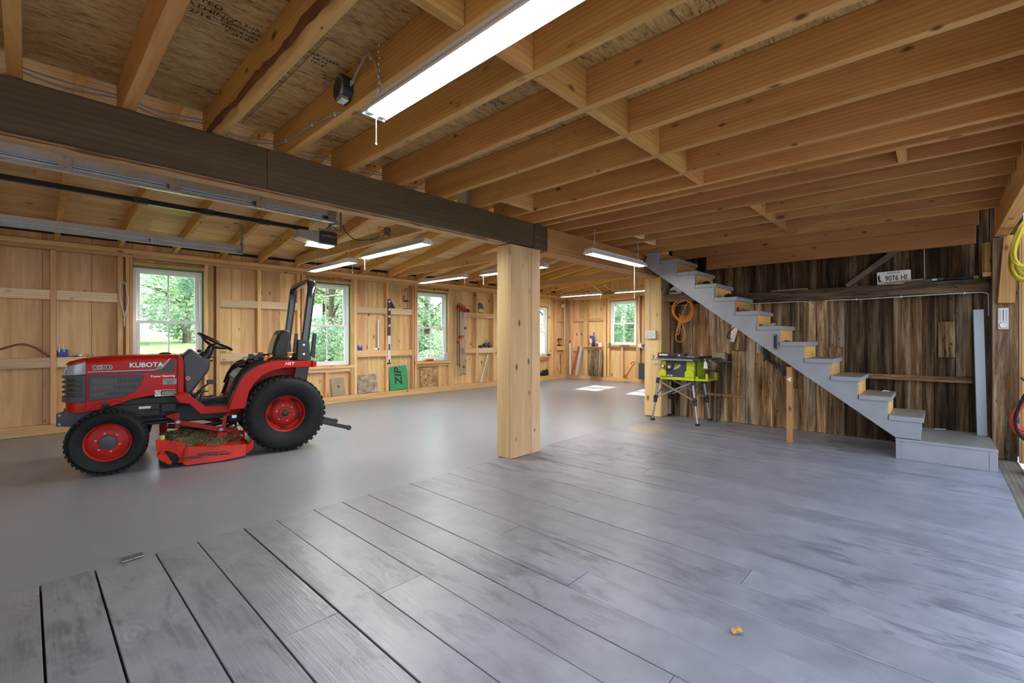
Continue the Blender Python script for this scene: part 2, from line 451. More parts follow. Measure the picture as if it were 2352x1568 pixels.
plain('trunk', (.20,.15,.11), .9, bump=.4, bs=20, var=.3)
plain('silver_leaf', (.5,.5,.5), .5)
emit('tube', (1.0,.98,.96), 36); emit('tube_far', (1.0,.98,.95), 115)
emit('opener_lamp', (.80,1.0,.62), 2.0)
def glass():
    m = bpy.data.materials.new('glass'); m.use_nodes = True; nt = m.node_tree; N = nt.nodes; L = nt.links
    N.clear(); o = N.new('ShaderNodeOutputMaterial'); t = N.new('ShaderNodeBsdfTransparent'); g = N.new('ShaderNodeBsdfGlossy'); g.inputs['Roughness'].default_value = .02
    f = N.new('ShaderNodeFresnel'); f.inputs['IOR'].default_value = 1.45; x = N.new('ShaderNodeMixShader')
    gm = N.new('ShaderNodeNewGeometry'); fm = N.new('ShaderNodeMath'); fm.operation = 'SUBTRACT'; fm.inputs[0].default_value = 1; L.new(gm.outputs['Backfacing'], fm.inputs[1])
    fk = N.new('ShaderNodeMath'); fk.operation = 'MULTIPLY'; L.new(f.outputs[0], fk.inputs[0]); L.new(fm.outputs[0], fk.inputs[1]); L.new(fk.outputs[0], x.inputs[0]); L.new(t.outputs[0], x.inputs[1]); L.new(g.outputs[0], x.inputs[2]); L.new(x.outputs[0], o.inputs[0]); M['glass'] = m
glass()
def leafmat(name, a, b_):
    m, nt, b = new(name); L = nt.links
    g = nt.nodes.new('ShaderNodeNewGeometry')
    L.new(ramp(nt, g.outputs['Random Per Island'], [(0,a),(1,b_)]), b.inputs['Base Color']); b.inputs['Roughness'].default_value = .5
    b.inputs['Specular IOR Level'].default_value = .3
    tr = nt.nodes.new('ShaderNodeBsdfTranslucent'); L.new(ramp(nt, g.outputs['Random Per Island'], [(0,tuple(c*1.1 for c in a)),(1,tuple(c*1.1 for c in b_))]), tr.inputs['Color'])
    mx = nt.nodes.new('ShaderNodeMixShader'); mx.inputs[0].default_value = .45
    o = nt.nodes['Material Output']; L.new(b.outputs[0], mx.inputs[1]); L.new(tr.outputs[0], mx.inputs[2]); L.new(mx.outputs[0], o.inputs[0])
leafmat('leaf_a', (.29,.43,.26), (.56,.69,.47)); leafmat('leaf_b', (.24,.37,.25), (.46,.60,.44)); leafmat('leaf_c', (.36,.48,.28), (.68,.78,.56))
def lawnmat():
    m, nt, b = new('lawn'); tc = nt.nodes.new('ShaderNodeTexCoord')
    f = noise(nt, tc.outputs['Object'], .6, 5); f2 = noise(nt, tc.outputs['Object'], 30, 3)
    nt.links.new(ramp(nt, math_(nt,'ADD',math_(nt,'MULTIPLY',f,.6),math_(nt,'MULTIPLY',f2,.4)), [(.3,(.13,.24,.06)),(.7,(.22,.33,.11))]), b.inputs['Base Color']); b.inputs['Roughness'].default_value = .9
lawnmat()
plain('gravel', (.16,.155,.15), .9, bump=.4, bs=60, var=.25, vs=30)
# ================================================================ the setting
rnd = random.Random(11)
YW = 8.04; YB = 8.135          # stud faces / boards of the long window wall
XF = 10.95; XFB = 11.045       # far end wall
barn('barn_d', 'z', .48, .3)
# ---- floors
m = MB(); m.box(-3.2, 11.1, 3.172, 8.2, -.12, 0)
struct(m.build('floor', 'concrete'))
m = MB()
E_ = [-1.6,-1.1,-.62,-.22,.046,.241,.489,.682,.928,1.116,1.36,1.565,1.77,1.95,2.142,2.36,2.541,2.748,3.0,3.246]
while E_[-1] < 6.6: E_.append(round(E_[-1] + rnd.uniform(.19,.27), 3))
E_[-1] = 6.79
joints = {4:[.72], 5:[.15], 6:[1.31], 7:[1.895], 8:[.68], 9:[1.893], 10:[.68], 12:[1.3], 13:[1.93], 15:[.7], 16:[1.9], 19:[1.3], 21:[1.9]}
for i in range(len(E_)-1):
    g = .0016 if i > 10 else .005
    if i in (3,4,5,7): g = .008
    ys = [-.41] + sorted(joints.get(i, [])) + [3.170 - rnd.uniform(0, .012)]
    for a, b in zip(ys[:-1], ys[1:]):
        zt = .010 + rnd.uniform(-.0015, .003)
        m.box(E_[i]+g/2, E_[i+1]-g/2, a+.0015, b-.0015, -.03, zt)
o = struct(m.build('plank_floor', 'plank_paint', bevel=.002, seg=1))
m = MB(); m.box(-3.2, 6.79, -.41, 3.171, -.12, -.031)
struct(m.build('floor_frame', 'grease_and_backing')); bpy.data.objects['floor_frame'].name = 'floor_underlay'
m = MB(); m.box(-1.6, 6.79, -.56, -.412, -.12, .004)
struct(m.build('trim_1', 'grey_x'))

# ---- long window wall
OPEN = [(-2.1,-1.27,.69,2.19), (1.0,1.83,.70,2.19), (3.33,4.17,.69,2.19), (5.66,6.50,.69,2.19), (9.28,10.12,.69,2.06)]
m = MB()
edges = [-3.2,-2.9,-2.5,-2.1,-1.27,-.9,-.55,-.22,.14,.59,.86,1.0,1.83,2.0,2.215,2.35,2.60,2.94,3.2,3.33,4.17,4.3,4.56,4.77,4.97,5.29,5.49,5.66,6.5,6.62,6.95,7.3,7.68,8.05,8.4,8.85,9.28,10.12,10.38,10.62,11.04]
for a, b in zip(edges[:-1], edges[1:]):
    op = [q for q in OPEN if a >= q[0]-.01 and b <= q[1]+.01]
    t = rnd.uniform(-.002, .002)
    parts = [(0, op[0][2]), (op[0][3], 2.5)] if op else [(0, 2.5)]
    sub = [(a, b)]
    if op: sub = [(a, (a*2+b)/3), ((a*2+b)/3, (a+2*b)/3), ((a+2*b)/3, b)]
    for z0, z1 in parts:
        for c, d in sub: m.box(c+.002, d-.002, YB+t, YB+.024, z0, z1)
m.mat(1)
xs = [-3.2] + [v for q in OPEN for v in q[:2]] + [11.1]
for a, b in zip(xs[0::2], xs[1::2]): m.box(a, b, YB+.026, YB+.05, 0, 2.5)  # dark sheet added behind the boards, stops sky light through the joints
for q in OPEN:
    m.box(q[0], q[1], YB+.026, YB+.05, 0, q[2]); m.box(q[0], q[1], YB+.026, YB+.05, q[3], 2.5)
wall_l = struct(m.build('wall_left', ['board_z', 'grease_and_backing']))
def wpart(name, mat, *bx, parent=wall_l, bevel=.002):
    q = MB(); q.box(*bx); return q.build(name, mat, parent, bevel=bevel, seg=1)
YS = YB - .003
wpart('sole_plate', 'pine_x', -3.2, 10.945, YW, YS, 0.002, .06); wpart('sole_plate', 'pine_x', -3.2, 10.945, YW+.012, YS, .061, .122)
wpart('top_plate', 'pine_x', -3.2, 10.945, YW, YS, 2.29, 2.345); wpart('top_plate', 'pine_x', -3.2, 10.945, YW, YS, 2.346, 2.403)
def stud(x0, x1, z0=.123, z1=2.289, dy=0, mat='pine_z'): wpart('stud', mat, x0, x1, YW+dy, YS, z0, z1)
for x in (-2.75,-.97,-.40,.205): stud(x, x+.055)
for a, b in ((.842,.895),(.925,.962),(.964,.998), (1.832,1.885),(1.887,1.945),(1.985,2.035),(2.562,2.617),(3.187,3.24),(3.262,3.295),(3.297,3.328),
             (4.172,4.228),(4.232,4.292),(4.912,4.968),(5.525,5.578),(5.600,5.628),(5.63,5.658),(6.502,6.56),(6.562,6.64),(7.345,7.40),(7.91,7.965),(8.55,8.605),
             (9.19,9.278),(10.122,10.21),(10.42,10.48),(10.85,10.94)): stud(a, b)
def rail(x0, x1, z0, z1, mat='pale_x', d=.0): wpart('shelf_rail', mat, x0, x1, YW+d, YS, z0, z1)
for x0, x1, a, b in ((-.343,.203,'pale_x','pale_x'),(.262,.84,'pale_x','pale_x'),(2.037,2.56,'pale_x','pale_x'),(2.619,3.185,'pale_x','pale_x'),(4.294,4.91,'pale_x','pine_x'),
                     (4.97,5.523,'pale_x','pine_x'),(6.96,7.343,'pine_x','pine_x'),(7.402,7.908,'pine_x','pale_x'),(7.967,8.548,'pine_x','pale_x')):
    rail(x0, x1, 1.672, 1.79, a); rail(x0, x1, .828, .952, b)
rail(10.482,10.848,.84,.95,'pine_x'); rail(10.482,10.848,1.66,1.75,'pine_x',.03)
for a, b, z0, z1 in OPEN[1:]:
    wpart('window_header', 'pine_x', a, b, YW+.012, YS, z1+.012, 2.24 if z1 > 2.1 else 2.19); 
    if z1 < 2.1: wpart('window_header', 'pine_x', a, b, YW, YS, 2.191, 2.288)
    wpart('sill_plate', 'pine_x', a-.06, b+.06, YW-.012, YS, z0-.055, z0-.006); wpart('sill_plate', 'pine_x', a, b, YW+.02, YS, z0-.11, z0-.056)
    c = (a+b)/2 + (.22 if a > 5 and a < 6 else 0); wpart('stud', 'pine_z', c-.06, c-.01, YW+.02, YS, .123, z0-.111)

# ---- windows: white double hung, one glazing bar in each sash
def window(n, W, z0, H, loc, rz, lock=True):
    root = bpy.data.objects.new('window_%d' % n, None); COL.objects.link(root); root.location = loc; root.rotation_euler.z = rz; struct(root)
    f = MB(); w = W/2; t = .038
    for a in ((-w,-w+t,0,H),(w-t,w,0,H),(-w+t,w-t,H-t,H),(-w+t,w-t,0,t)): f.box(a[0],a[1],.0,.085,a[2],a[3])
    f.build('window_frame', 'white_vinyl', root, bevel=.004, seg=1)
    mid = H*.49
    for nm, za, zb, y in (('upper_sash', mid-.02, H-t-.001, .048), ('lower_sash', t+.001, mid+.018, .012)):
        s = MB(); a, b = -w+t+.001, w-t-.001; e = .045 if nm == 'upper_sash' else .04
        s.box(a,a+e,y,y+.032,za,zb); s.box(b-e,b,y,y+.032,za,zb); s.box(a+e,b-e,y,y+.032,zb-.036,zb); s.box(a+e,b-e,y,y+.032,za,za+.036)
        s.box(-.009,.009,y+.008,y+.026,za+.036,zb-.036)
        so = s.build(nm, 'white_vinyl', root, bevel=.003, seg=1)
        g = MB(); g.box(a+e-.005,b-e+.005,y+.015,y+.018,za+.03,zb-.03); g.build('pane', 'glass', so)
    if lock:
        for x in (-W*.26, W*.26):
            k = MB(); k.box(x-.03,x+.03,-.004,.03,mid+.019,mid+.03); k.ball((x,.01,mid+.034),(.02,.014,.012),8,6); k.build('sash_lock', 'white_vinyl', root)
    fl = MB(); fl.box(-w-.004,w+.004,-.002,.06,H+.001,H+.012); fl.box(w+.001,w+.012,-.002,.06,0,H+.012)
    fl.build('flashing_tape', 'green_tape', root)
    return root
for n, q in ((1,OPEN[1]),(2,OPEN[2]),(3,OPEN[3]),(4,OPEN[4]),(6,OPEN[0])):
    window(n, q[1]-q[0]-.02, q[2], q[3]-q[2]-.016, ((q[0]+q[1])/2-.003, YB-.03, q[2]), 0)

# ---- far end wall of the lean-to
m = MB()
OF = [(5.80,6.60,1.0,2.205), (4.50,5.28,1.0,2.205)]
ed = [3.0,3.35,3.7,4.05,4.50,5.28,5.45,5.62,5.80,6.60,6.78,7.05,7.32,7.62,7.9,8.13]
for a, b in zip(ed[:-1], ed[1:]):
    op = [q for q in OF if a >= q[0]-.01 and b <= q[1]+.01]
    top = 2.62 + .155*(YW-(a+b)/2)
    for z0, z1 in ([(0, op[0][2]), (op[0][3], top)] if op else [(0, top)]):
        k = 3 if op else 1
        for j in range(k):
            c, d = a+(b-a)*j/k, a+(b-a)*(j+1)/k
            m.box(XFB, XFB+.022, c+.002, d-.002, z0, z1)
m.mat(1)
for a, b in ((3.0,4.50),(5.28,5.80),(6.60,8.2)): m.box(XFB+.024, XFB+.05, a, b, 0, 3.3)  # added dark sheet outside the boards, blocks daylight at their gaps
for q in OF: m.box(XFB+.024, XFB+.05, q[0], q[1], 0, q[2]); m.box(XFB+.024, XFB+.05, q[0], q[1], q[3], 3.3)
wall_f = struct(m.build('wall_far', ['board_z', 'grease_and_backing']))
def fpart(name, mat, y0, y1, z0, z1, d=0, e=0): return wpart(name, mat, XF+d, XFB-.003+e, y0, y1, z0, z1, parent=wall_f)
fpart('sole_plate','pine_y',3.05,8.03,.002,.06); fpart('sole_plate','pine_y',3.05,8.03,.061,.115,.01)
fpart('top_plate','pine_y',3.05,8.03,2.29,2.345); fpart('top_plate','pine_y',3.05,8.03,2.346,2.40)
for a, b in ((7.84,7.92),(7.31,7.45),(6.70,6.78),(6.605,6.66),(5.68,5.795),(5.56,5.62),(5.285,5.34),(4.4,4.495),(3.7,3.75)): fpart('stud','pine_z',a,b,.116,2.289)
for q in OF:
    fpart('window_header','pine_y',q[0],q[1],q[3]+.012,2.289); fpart('sill_plate','pine_y',q[0]-.02,q[1]+.02,q[2]-.055,q[2]-.006,-.01); fpart('stud','pine_z',(q[0]+q[1])/2-.02,(q[0]+q[1])/2+.035,.116,q[2]-.056,.01)
fpart('shelf_rail','pine_y',6.79,7.30,.845,.925); 
wpart('shelf_top','pale_y',XF-.06,XFB-.003,6.785,7.40,.927,.947,parent=wall_f)
fpart('shelf_rail','pine_y',6.79,7.30,1.665,1.745,.04); fpart('shelf_rail','pine_y',7.46,7.83,1.665,1.745,.04); fpart('shelf_rail','pine_y',7.46,7.83,.80,.90,.04)
wpart('shelf_top','white_paint',XF-.05,XFB-.003,5.30,5.675,.927,.945,parent=wall_f); fpart('shelf_rail','pine_y',5.345,5.555,.80,.88,.03); fpart('shelf_rail','pine_y',5.345,5.555,1.73,1.80,.03)
for n, q in ((5,OF[0]),(7,OF[1])):
    window(n, q[1]-q[0]-.02, q[2], q[3]-q[2]-.016, (XFB-.03, (q[0]+q[1])/2, q[2]), -PI/2, False)
m = MB()
for i in range(14): m.box(6.86+i*.3, 7.156+i*.3, 2.98, 3.0, 0, 3.3)
struct(m.build('wall_shed', 'board_z'))

# ---- old barn wall under the loft
m = MB(); XB = 6.80
y = 3.04; W_ = random.Random(5)
while y > .86:
    w = W_.uniform(.10,.22); t = W_.uniform(-.016,.014)
    m.cm = 0; cut = W_.uniform(.45,1.1) if W_.random() < .35 else None; lo_ = y-w+W_.uniform(.003,.010)
    if cut: m.box(XB+t, XB+.03, lo_, y, cut+.003, 1.70); m.box(XB-t*.8, XB+.03, lo_, y, .013, cut)
    else: m.box(XB+t, XB+.03, lo_, y, 0.013, 1.70)
    y -= w
for y2, c_ in ((.62,1),(.375,1),(.124,1),(.03,1),(-.138,1),(-.265,0),(-.56,1)):
    t = W_.uniform(-.008,.008)
    m.cm = c_; m.box(XB+t, XB+.03, y2+.004, y, 0.013 if c_ else .785, 1.70)
    if not c_: m.cm = 1; m.box(XB+.002, XB+.03, y2+.004, y, .013, .782)
    y = y2
y = 3.04
while y > -.55:
    w = W_.uniform(.2,.32); t = W_.uniform(-.006,.008)
    m.cm = 1; m.box(XB+t, XB+.03, y-w+.004, y, 1.702, 3.3); y -= w
m.cm = 2; m.box(XB+.032, XB+.05, -.6, 3.04, 0, 3.3)  # dark backing sheet added behind the old boards
wall_b = struct(m.build('wall_barn', ['barn_z','barn_d','grease_and_backing']))
# ---- loft deck seen from below, lean-to roof boards, closing walls
m = MB()
for j, (a, b) in enumerate(((3.25,2.035),(2.03,.815),(.81,-.405))):
    x = -1.5 - (.6 if j % 2 else 0)
    while x < 6.8:
        m.box(max(x,-1.6)+.0015, min(x+2.44,6.8)-.0015, b, a, 2.5635, 2.58); x += 2.44
m.mat(1); m.box(-1.6, 6.8, -.50, 3.25, 2.5801, 2.60)  # unseen sheet added over the deck so sun cannot leak through the seams
struct(m.build('ceiling', ['osb', 'grease_and_backing']))
def zr(y): return 2.412 + .155*(YW - y)
m = MB(); y = 8.12; i = 0
while y > 3.2:
    y2 = max(y - rnd.uniform(.20,.27), 2.95)
    xx = [-3.2, rnd.uniform(0,3), rnd.uniform(4,7.5), 11.1]
    for a, b in zip(xx[:-1], xx[1:]):
        z0, z1 = zr(y)+.142, zr(y2+.004)+.142
        m.add([(a+.001,y,z0),(b-.001,y,z0),(b-.001,y2+.004,z1),(a+.001,y2+.004,z1),(a+.001,y,z0+.02),(b-.001,y,z0+.02),(b-.001,y2+.004,z1+.02),(a+.001,y2+.004,z1+.02)],
              [(0,3,2,1),(4,5,6,7),(0,1,5,4),(1,2,6,5),(2,3,7,6),(3,0,4,7)])
    y = y2
m.mat(1); z0, z1 = zr(8.2)+.17, zr(2.9)+.17  # dark backing sheet added above the roof boards
m.add([(-3.2,8.2,z0),(11.1,8.2,z0),(11.1,2.9,z1),(-3.2,2.9,z1),(-3.2,8.2,z0+.02),(11.1,8.2,z0+.02),(11.1,2.9,z1+.02),(-3.2,2.9,z1+.02)],
              [(0,3,2,1),(4,5,6,7),(0,1,5,4),(1,2,6,5),(2,3,7,6),(3,0,4,7)])
m.box(-3.2, 11.1, YB+.02, YB+.05, 2.4, 2.6)
struct(m.build('roof', ['board_x', 'grease_and_backing']))
m = MB()
for i in range(36): m.box(-3.2+i*.4, -2.804+i*.4, 3.225, 3.245, 2.5815, 3.3)
struct(m.build('wall_loft', 'board_z'))
m = MB()
for i in range(12): m.box(-3.2, -3.17, 3.2+i*.42, 3.616+i*.42, 0, 3.4)
struct(m.build('wall_end', 'board_z'))
m = MB()
for i in range(13): m.box(-1.64, -1.61, -.5+i*.28, -.224+i*.28, 0, 2.6)
struct(m.build('wall_light_block', 'board_z'))  # unseen wall added behind the view to hold back side light

# ================================================================ timbers
# dark beam with its pale soffit, the lighter beam, two posts
t = thing('ceiling_beam', 'long dark brown beam over the red tractor, its end lapped onto the first post', 'beam')
q = MB(); q.box(-1.6, 1.02, 3.03, 3.07, 2.125, 2.369); q.box(1.022, 3.56, 3.03, 3.07, 2.125, 2.369); q.box(3.562, 3.785, 3.026, 3.07, 2.12, 2.369); q.build('beam_face', 'dark_x', t, bevel=.002, seg=1)
q = MB(); q.box(-1.6, 3.2, 3.072, 3.15, 2.14, 2.367); q.box(-1.6, 3.2, 3.152, 3.24, 2.128, 2.367); q.box(3.2, 3.785, 3.072, 3.24, 2.128, 2.367); q.build('beam_core', 'pine_x', t, bevel=.004, seg=1)
q = MB(); rr = random.Random(12); sec = []
for k in range(60):
    xx = -1.6+4.6*k/59; a_ = 3.108+rr.uniform(-.012,.008); b_ = a_+rr.uniform(.006,.034); sec.append([(xx,a_,2.1278),(xx,b_,2.1278),(xx,b_,2.1255),(xx,a_,2.1255)])
q.loft(sec); q.build('bark_strip','brown_rust',t)
for k in range(9):
    b = MB(); b.lathe([(.0065,0),(.0065,.004)], (3.60+.024*(k//3)*2.6, 3.0245, 2.16+.075*(k%3)), 'y', 8); b.build('nail_head', 'dull_steel', t)
q = MB(); q.box(3.787, 6.50, 3.03, 3.24, 2.105, 2.366); q.box(6.50, 6.79, 3.03, 3.24, 2.126, 2.366)
tag(q.build('ceiling_beam', 'fir_x', bevel=.003, seg=1), 'reddish brown beam running on from the dark beam to the post by the table saw', 'beam')
t = thing('wooden_post', 'boxed pine post standing alone in the middle of the barn', 'post', (3.46,3.14,0))
def post(t, x0, x1, y0, y1, zt, split, zb=.0125):
    for a, b, d in split:
        q = MB(); q.box(a, b, y0-d, y0+.024, zb, zt); q.build('casing_board', 'post_z', t, bevel=.002, seg=1, loc=None)
post(t, 0,0, -.09, 0, 2.118, ((-.222,.088,0),(.0895,.224,.003)))
q = MB(); q.box(-.222,-.197,-.065,.098,.0125,2.118); q.build('casing_board','post_z',t,bevel=.002,seg=1)
q = MB(); q.box(.2,.224,-.065,.098,.0125,2.118); q.build('casing_board','post_z',t,bevel=.002,seg=1)
q = MB(); q.box(-.196,.199,-.064,.097,.0125,2.118); q.build('post_core','pine_z',t)
t = thing('wooden_post', 'boxed pine post with an outlet box, beside the green table saw', 'post', (6.65,3.16,0))
q = MB(); q.box(-.13,.14,-.11,.13,.0125,2.10); q.build('post_core','board_z',t,bevel=.003,seg=1)
q = MB(); q.box(-.155,-.131,-.112,.132,.0125,2.10); q.build('casing_board','board_z',t,bevel=.002,seg=1)
q = MB(); q.box(-.155,.14,-.136,-.1125,.0125,2.10); q.build('casing_board','board_z',t,bevel=.002,seg=1)
# joists
JX = [-.06,.335,.73,1.13,1.527,1.946,2.364,2.772,3.2,3.53,3.69,4.01,4.36,4.777,5.14,5.569,5.95]
special = {3:'ceiling joist carrying the round dark cable box and the hung shop light', 9:'ceiling joist forming a close pair with its neighbour, nearer the hanging shop light', 10:'ceiling joist forming a close pair, on the staircase side of the two',
           0:'ceiling joist at the corner over the garage door tracks', 16:'last ceiling joist before the double header above the staircase', 2:'ceiling joist with a dark bark edge along its underside', 7:'ceiling joist with a grey junction box where it crosses the dark beam'}
for i, x in enumerate(JX):
    q = MB()
    if i == 2:   # waney lower edge
        n = 26; rr = random.Random(3); sec = []
        for k in range(n+1):
            yy = -.39 + 3.64*k/n; w = rr.uniform(.004,.026)
            sec.append([(x,yy,2.371+w*1.2),(x+.018+w*.5,yy,2.371),(x+.06,yy,2.371),(x+.06,yy,2.562),(x,yy,2.562)])
        q.loft(sec); 
    else:
        w = .048 if i not in (1,3) else .056
        n = 14; rr = random.Random(i); sec = []
        for k in range(n+1):
            yy = -.39 + 3.64*k/n; dx = rr.uniform(-.0015,.0015); dz = rr.uniform(0,.004)
            sec.append([(x+dx,yy,2.371+dz),(x+w+dx,yy,2.371+dz),(x+w+dx,yy,2.562),(x+dx,yy,2.562)])
        q.loft(sec)
    o = q.build('ceiling_joist', 'joist_y' if i < 11 else 'fir_y', bevel=.002, seg=1)
    tag(o, special.get(i, 'rough pine ceiling joist under the loft, the %s from the garage door side' % ORD[i]), 'joist', 'ceiling joists under the loft')
    if i == 2:
        b = MB(); rr = random.Random(9)
        sec = []
        for k in range(61):
            yy = -.3 + 3.5*k/60; lo = 2.374 + rr.uniform(0,.014); hi = lo + .022 + .03*abs(math.sin(k*.31)) + rr.uniform(0,.014)
            sec.append([(x-.0005,yy,lo),(x-.006,yy,(lo+hi)/2-.004),(x-.0005,yy,hi)])
        b.loft(sec)
        b.build('bark_edge','brown_rust',o)
nb = 0
def block(i, y, name='ceiling_blocking', h0=2.373, lab=None):
    global nb
    a = JX[i] + (.058 if i in (1,3) else .0625 if i == 2 else .0505); b = JX[i+1] - .003
    q = MB(); q.box(a, b, y, y+.045, h0, 2.561)
    o = q.build(name, 'joist_x' if i < 11 else 'fir_x', bevel=.0015, seg=1)
    tag(o, lab or 'wooden blocking piece between the %s and %s ceiling joists from the garage door side' % (ORD[i], ORD[i+1]), 'blocking', 'blocking between the ceiling joists')
for i in (2,3,4,5,6,7,8): block(i, 1.30)
for i in (12,13,14,15): block(i, 1.19)
block(7, 2.72, lab='sawn cross block showing curved end grain near the dark beam, behind the junction box')
block(10, .15, lab='short cross block closing the doubled joists')
for x0, x1, y, lab in ((4.83,5.13,2.60,'short pine trimmer block above the shop light on the reddish beam'),(5.20,5.56,2.66,'pine trimmer block beside the reddish beam, next to the stair top')):
    q = MB(); q.box(x0, x1, y, y+.045, 2.40, 2.561); tag(q.build('ceiling_blocking','pale_x',bevel=.0015,seg=1), lab, 'blocking', 'blocking between the ceiling joists')
q = MB(); q.box(1.995,2.035,-.36,1.12,2.49,2.556); tag(q.build('wood_cleat','joist_y',bevel=.002,seg=1),'long pine cleat nailed high on a ceiling joist, ending in a ragged cut','cleat')
# header over the stairs: two boards one above the other
q = MB(); q.box(6.60,6.66,-.28,2.40,2.16,2.345); o = q.build('ceiling_header','fir_y',bevel=.002,seg=1); tag(o,'lower board of the double header above the staircase','header','stair header boards')
q = MB(); q.box(6.60,6.66,-.30,2.9,2.348,2.562); o = q.build('ceiling_header','fir_y',bevel=.002,seg=1); tag(o,'upper board of the double header above the staircase, tight under the loft','header','stair header boards')
# beam along the open side, with its knee
q = MB(); q.box(1.6,6.52,-.50,-.402,2.19,2.562); o = q.build('ceiling_beam','joist_x',bevel=.003,seg=1); tag(o,'pale pine beam slanting in at the corner above the yellow cord','beam')
# ties and rafters of the lean-to
RX = [-.95,-.35,.235,.84,1.44,2.03,2.57,3.15,3.75,4.36,4.95,5.62,6.2,6.8,7.4,8.0,8.6,9.2,9.8,10.4,10.88]
for i, x in enumerate(RX):
    q = MB(); a, b = 3.26, 8.05
    q.add([(x,a,zr(a)),(x+.05,a,zr(a)),(x+.05,b,zr(b)),(x,b,zr(b)),(x,a,zr(a)+.138),(x+.05,a,zr(a)+.138),(x+.05,b,zr(b)+.138),(x,b,zr(b)+.138)],[(0,3,2,1),(4,5,6,7),(0,1,5,4),(1,2,6,5),(2,3,7,6),(3,0,4,7)])
    o = q.build('rafter','joist_y',bevel=.002,seg=1)
    tag(o,'sloping lean-to rafter above the window wall, the %s from the garage door end' % (ORD[i] if i < 20 else 'last'),'rafter','lean-to rafters')
for x, lab in ((3.095,'level tie beam across the lean-to carrying the door opener plug box'),(5.10,'level tie beam across the lean-to, middle one of the three'),(8.42,'rough level tie beam across the lean-to closest to the far end wall')):
    q = MB(); q.box(x,x+.048,3.26,7.9,2.425,2.56); o = q.build('tie_beam','pine_y',bevel=.003,seg=1); tag(o,lab,'tie beam','level tie beams of the lean-to')
# old timbers on the barn wall
def old(name, lab, cat, *bx, mat='barn_y', bevel=.008):
    q = MB(); q.box(*bx); o = q.build(name, mat, bevel=bevel, seg=2); tag(o, lab, cat); return o
girt = old('wall_girt','weathered heavy girt along the barn wall, holding the licence plate','girt',6.67,6.785,-.385,2.06,1.668,1.802)
old('wall_girt','thin weathered rail low on the barn wall behind the lower steps','girt',6.72,6.785,-.26,.95,.722,.780)
old('wall_shelf','short rough plank shelf on the barn wall above the orange cord','shelf',6.60,6.785,2.42,3.03,1.735,1.85)
q = MB(); q.bar((6.74,.80,1.812),(6.74,.33,2.20),.05,.125,(1,0,0)); o = q.build('diagonal_brace','grey_y',bevel=.006); tag(o,'grey diagonal brace rising from the girt beside the licence plate','brace')
old('patch_board','square-cut pale patch board nailed on the dark barn boards near the gutter','board',6.777,6.789,-.134,.0,.985,1.37,mat='pine_z',bevel=.002).data.materials[0] = M['barn_patch']
old('wall_batten','thin brown batten nailed low across the barn wall behind the stairs','batten',6.772,6.787,1.93,2.47,.365,.40,mat='tan_wood',bevel=.001)  # plain batten nailed flat to the boards
old('wood_strip','loose splintered strip along the top of the girt by the stairs','strip',6.74,6.78,1.2,1.62,1.806,1.825)
# corner post with new timber scabbed on
t = thing('corner_post','old weathered corner post by the stair platform wearing new timber at its top','post',(6.62,-.475,0))
q = MB(); q.box(-.09,.08,-.085,.085,.006,2.18); q.build('old_timber','barn_post',t,bevel=.008)
q = MB(); q.bar((-.12,-.005,1.535),(-.12,-.045,2.185),.115,.05,(1,0,0)); q.build('new_scab','fir_z',t,bevel=.003,seg=1)
q = MB(); q.box(-.155,-.094,-.13,-.09,1.75,2.185); q.build('new_scab','joist_z',t,bevel=.003,seg=1)
q = MB(); q.box(-.02,.02,.088,.135,1.86,2.155); q.build('strut','joist_z',t,bevel=.002,seg=1)
q = MB(); q.box(-.06,.02,.088,.15,1.812,1.855); q.build('block','fir_y',t,bevel=.002,seg=1)
q = MB(); q.box(.022,.05,.088,.15,1.86,2.155); q.build('rough_panel','fir_z',t,bevel=.002,seg=1)
t = thing('door_jamb','new orange-toned stud jamb at the open doorway behind the corner post','jamb',(6.5,-.62,0))
q = MB(); q.box(-.05,.0,-.09,.045,.006,2.18); q.build('jamb_stud','fir_z',t,bevel=.002,seg=1)
q = MB(); q.box(-.05,.0,.048,.056,.006,2.18) ; q.build('jamb_strip','pine_z',t)
# ================================================================ staircase, platform
XS, XS2 = 5.88, 6.52; RUN, RISE, Y0, ZB = .2396, .181, .123, .210
t = thing('staircase', 'grey painted open staircase with unpainted pine risers climbing along the barn wall', 'stairs', (0,0,0))
def stringer(x0, x1):
    poly = [(Y0, ZB+.003)]
    for i in range(11):
        yy = Y0 + RUN*i; zt = .428 + RISE*i - .046
        poly += [(yy+.004, zt), (yy + RUN+.004, zt)]
    poly += [(Y0+RUN*11+.004, 2.36), (Y0+RUN*11+.17, 2.36), (2.99, 2.205), (.31, ZB+.003)]
    q = MB(); q.prism(poly, x0, x1, 'x'); q.build('stringer', 'stair_grey', t, bevel=.002, seg=1)
stringer(XS, XS+.04); stringer(XS2-.04, XS2)
for i in range(11):
    yy = Y0 + RUN*i; zt = .428 + RISE*i
    q = MB(); q.box(XS-.012, XS2+.01, yy-.022, yy+RUN-.004, zt-.045, zt-.0005); q.mat(1); q.box(XS-.012, XS2+.01, yy-.022, yy+RUN-.004, zt-.0004, zt)
    q.build('tread', ['stair_grey','stair_top'], t, bevel=.003, seg=1)
    if i < 10:
        q = MB(); q.box(XS+.041, XS2-.041, yy+RUN-.022+.018, yy+RUN+.012, zt+.001, zt+RISE-.046); q.build('riser', 'stair_pine', t)
q = MB(); q.box(XS+.041, XS2-.041, Y0+.002, Y0+.018, ZB+.002, .38); q.build('riser', 'stair_grey', t)
q = MB(); q.box(XS+.041, XS2-.041, Y0+RUN*11-.004, Y0+RUN*11+.012, 2.24, 2.355); q.build('riser', 'stair_pine', t)
